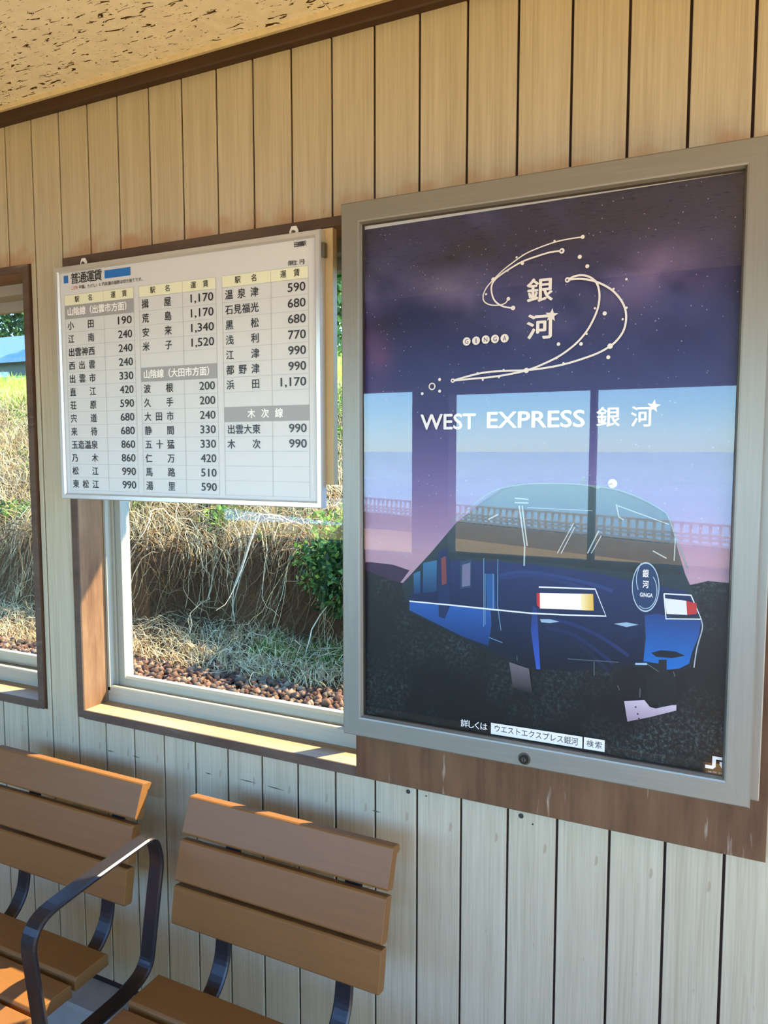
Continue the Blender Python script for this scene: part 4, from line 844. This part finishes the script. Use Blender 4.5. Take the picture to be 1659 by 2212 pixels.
V, F, Cc = tubes(stp, np.array([.012, .01, .012]), pick(3, [(96, 74, 50)])); big_mesh('stem', V, F, Cc, 'dry_stem', parent=sb)
# low leafy plants scattered through the slope
V, F, Cc = join([leaves((RNG.uniform(-9, 1), yy, float(terrain(np.array([0.]), np.array([yy]))[0]) + .12), (.35, .2, .16), 260, .026, GRN + LG, .2) for yy in RNG.uniform(4.7, 8.0, 110)])
tag(big_mesh('bank_weeds', V, F, Cc, 'foliage', origin=(-4, 6, 0)), 'low green weeds scattered among the dry vines', 'weeds', kind='stuff')

# white retaining wall along the road on top of the bank
rw = empty('road_barrier', (-9, 10.3, 2.2), 'low white barrier wall along the road above the bank', 'barrier')
plain('barrier_white', lin(235, 238, 240), .6)
for i in range(16):
    MB().box(-26 + i * 2.0 + .02, -24 + i * 2.0 - .02, 10.2, 10.4, 2.05, 2.70 + .012 * math.sin(i)).build('panel', 'barrier_white', rw, bevel=.01)
# house with blue-grey roof
plain('roof_tile', lin(84, 108, 134), .55, 0, .12, 8); plain('roof_pale', lin(136, 160, 176), .5, 0, .08, 6); plain('house_wall', lin(70, 80, 72), .8)
def house(x0, x1, y0, y1, z0, ze, zr, rm_, label):
    h = empty('house', ((x0 + x1) / 2, (y0 + y1) / 2, z0), label, 'house')
    MB().box(x0 + .4, x1 - .4, y0 + .4, y1 - .4, z0, ze + .1).build('wall', 'house_wall', h)
    yr_ = (y0 + y1) / 2
    for ya, yb_ in ((y0, yr_), (y1, yr_)):
        b = MB(); b.prism([(ya, ze), (yb_, zr), (yb_, zr + .12), (ya, ze + .12)], 0, x0, x1); b.build('roof_slope', rm_, h)
    for i in range(3):
        xw = x0 + .9 + i * (x1 - x0 - 1.8) / 3
        MB().box(xw, xw + .9, y0 + .36, y0 + .41, ze - 1.1, ze - .2).build('window', 'roof_pale', h)
house(-25, -14.5, 13.2, 18, 2.0, 4.05, 5.15, 'roof_tile', 'house with blue grey roof beyond the road')
house(-20, -12.6, 11.2, 12.8, 2.0, 2.82, 3.32, 'roof_pale', 'shed with pale roof just behind the white barrier')
# trees
def tree(loc, h, rx, cols, n, label, size=.13):
    t = empty('tree', loc, label, 'tree', 'trees beyond the road')
    parts = []
    for i in range(7):
        a_ = i * 2.4; parts.append(leaves((loc[0] + math.cos(a_) * rx * .45, loc[1] + math.sin(a_) * rx * .4, loc[2] + h * (.38 + .075 * i)), (rx * .62, rx * .6, h * .2), n // 7, size, cols, .5))
    V, F, Cc = join(parts); big_mesh('crown', V, F, Cc, 'foliage', parent=t)
    tr = np.array([[(loc[0] + .05 * i, loc[1], loc[2] + h * .13 * i) for i in range(6)]]); V, F, Cc = tubes(tr, np.array([.16]), pick(1, [(84, 66, 48)])); big_mesh('trunk', V, F, Cc, 'dry_stem', parent=t)
DK = [(50, 78, 40), (38, 62, 32), (70, 98, 50), (90, 118, 60)]; LT = [(110, 138, 70), (86, 116, 56), (132, 156, 92), (70, 98, 46)]
for (x, y, h, rx, cs, lb) in ((-32.0, 22, 8.5, 2.3, DK, 'tall dark tree behind the blue grey roof, leftmost'), (-26.3, 21.2, 9.0, 2.3, DK, 'tall dark tree behind the middle of the blue grey roof'), (-20.4, 22, 9.2, 2.3, DK, 'tall dark tree to the right of the blue grey roof'),
        (-13.4, 16.2, 6.5, 2.1, LT, 'light green tree behind the fare board'), (-7.7, 15, 6.6, 2.2, LT, 'light green tree seen between fare board and poster case')):
    tree((x, y, 2.3), h, rx, cs, 5600, lb)
# small grey mesh fence on the bank
fe = empty('mesh_fence', (-3.0, 6.9, 1.2), 'low grey wire fence half hidden on the bank', 'fence')
plain('fence_grey', lin(150, 165, 175), .5, .4)
for i in range(5): MB().cyl((-4.0 + .5 * i, 6.9, 1.1), .022, 2, .62, 8).build('post', 'fence_grey', fe)
for i in range(3): MB().box(-4.0, -2.0, 6.89, 6.91, 1.38 + .14 * i, 1.40 + .14 * i).build('rail', 'fence_grey', fe)

# ------------------------------------------------------------------ the seaward side, seen only as reflections in the poster glass
pf = MB().box(-14, 16, -12.5, RD - .13, -.25, -.02).build('platform', 'concrete_warm'); tag(pf, kind='structure')
pq = MB().box(RX1 + .13, 16, RD - .13, WT, -.25, -.02).build('side_paving', 'concrete_warm'); tag(pq, kind='structure')
a = NT('sea').set(.12, 0, .5); a.base(lin(196, 212, 224)); M['sea'] = a.m
se = MB().box(-3000, 3000, -4000, -14, -9, -8).build('sea', 'sea'); tag(se, kind='structure')
plain('stone_wall', lin(170, 146, 116), .85, 0, .2, 6); plain('rail_white', lin(232, 230, 224), .5)
sw = empty('sea_fence', (-.95, -10.78, -.05), 'white railing on a brown stone wall, seen reflected in the poster glass', 'fence'); ang = math.atan2(1.0, 2.203); sw.rotation_euler = (0, 0, ang)
def lbox(mb, a0, a1, b0, b1, z0, z1):
    o = wloc(sw); return mb.box(o.x + a0, o.x + a1, o.y + b0, o.y + b1, z0, z1)
lbox(MB(), -22, 14, -.30, .0, -.05, .263).build('stone_wall', 'stone_wall', sw)
for zz in (.30, .37, .43, .585): lbox(MB(), -22, 14, -.14, -.09, zz - .016, zz + .016).build('rail', 'rail_white', sw)
bal = MB()
for i in range(257): lbox(bal, -22 + i * .14, -22 + i * .14 + .034, -.13, -.10, .263, .585)
tag(bal.build('balusters', 'rail_white', sw), kind='stuff')
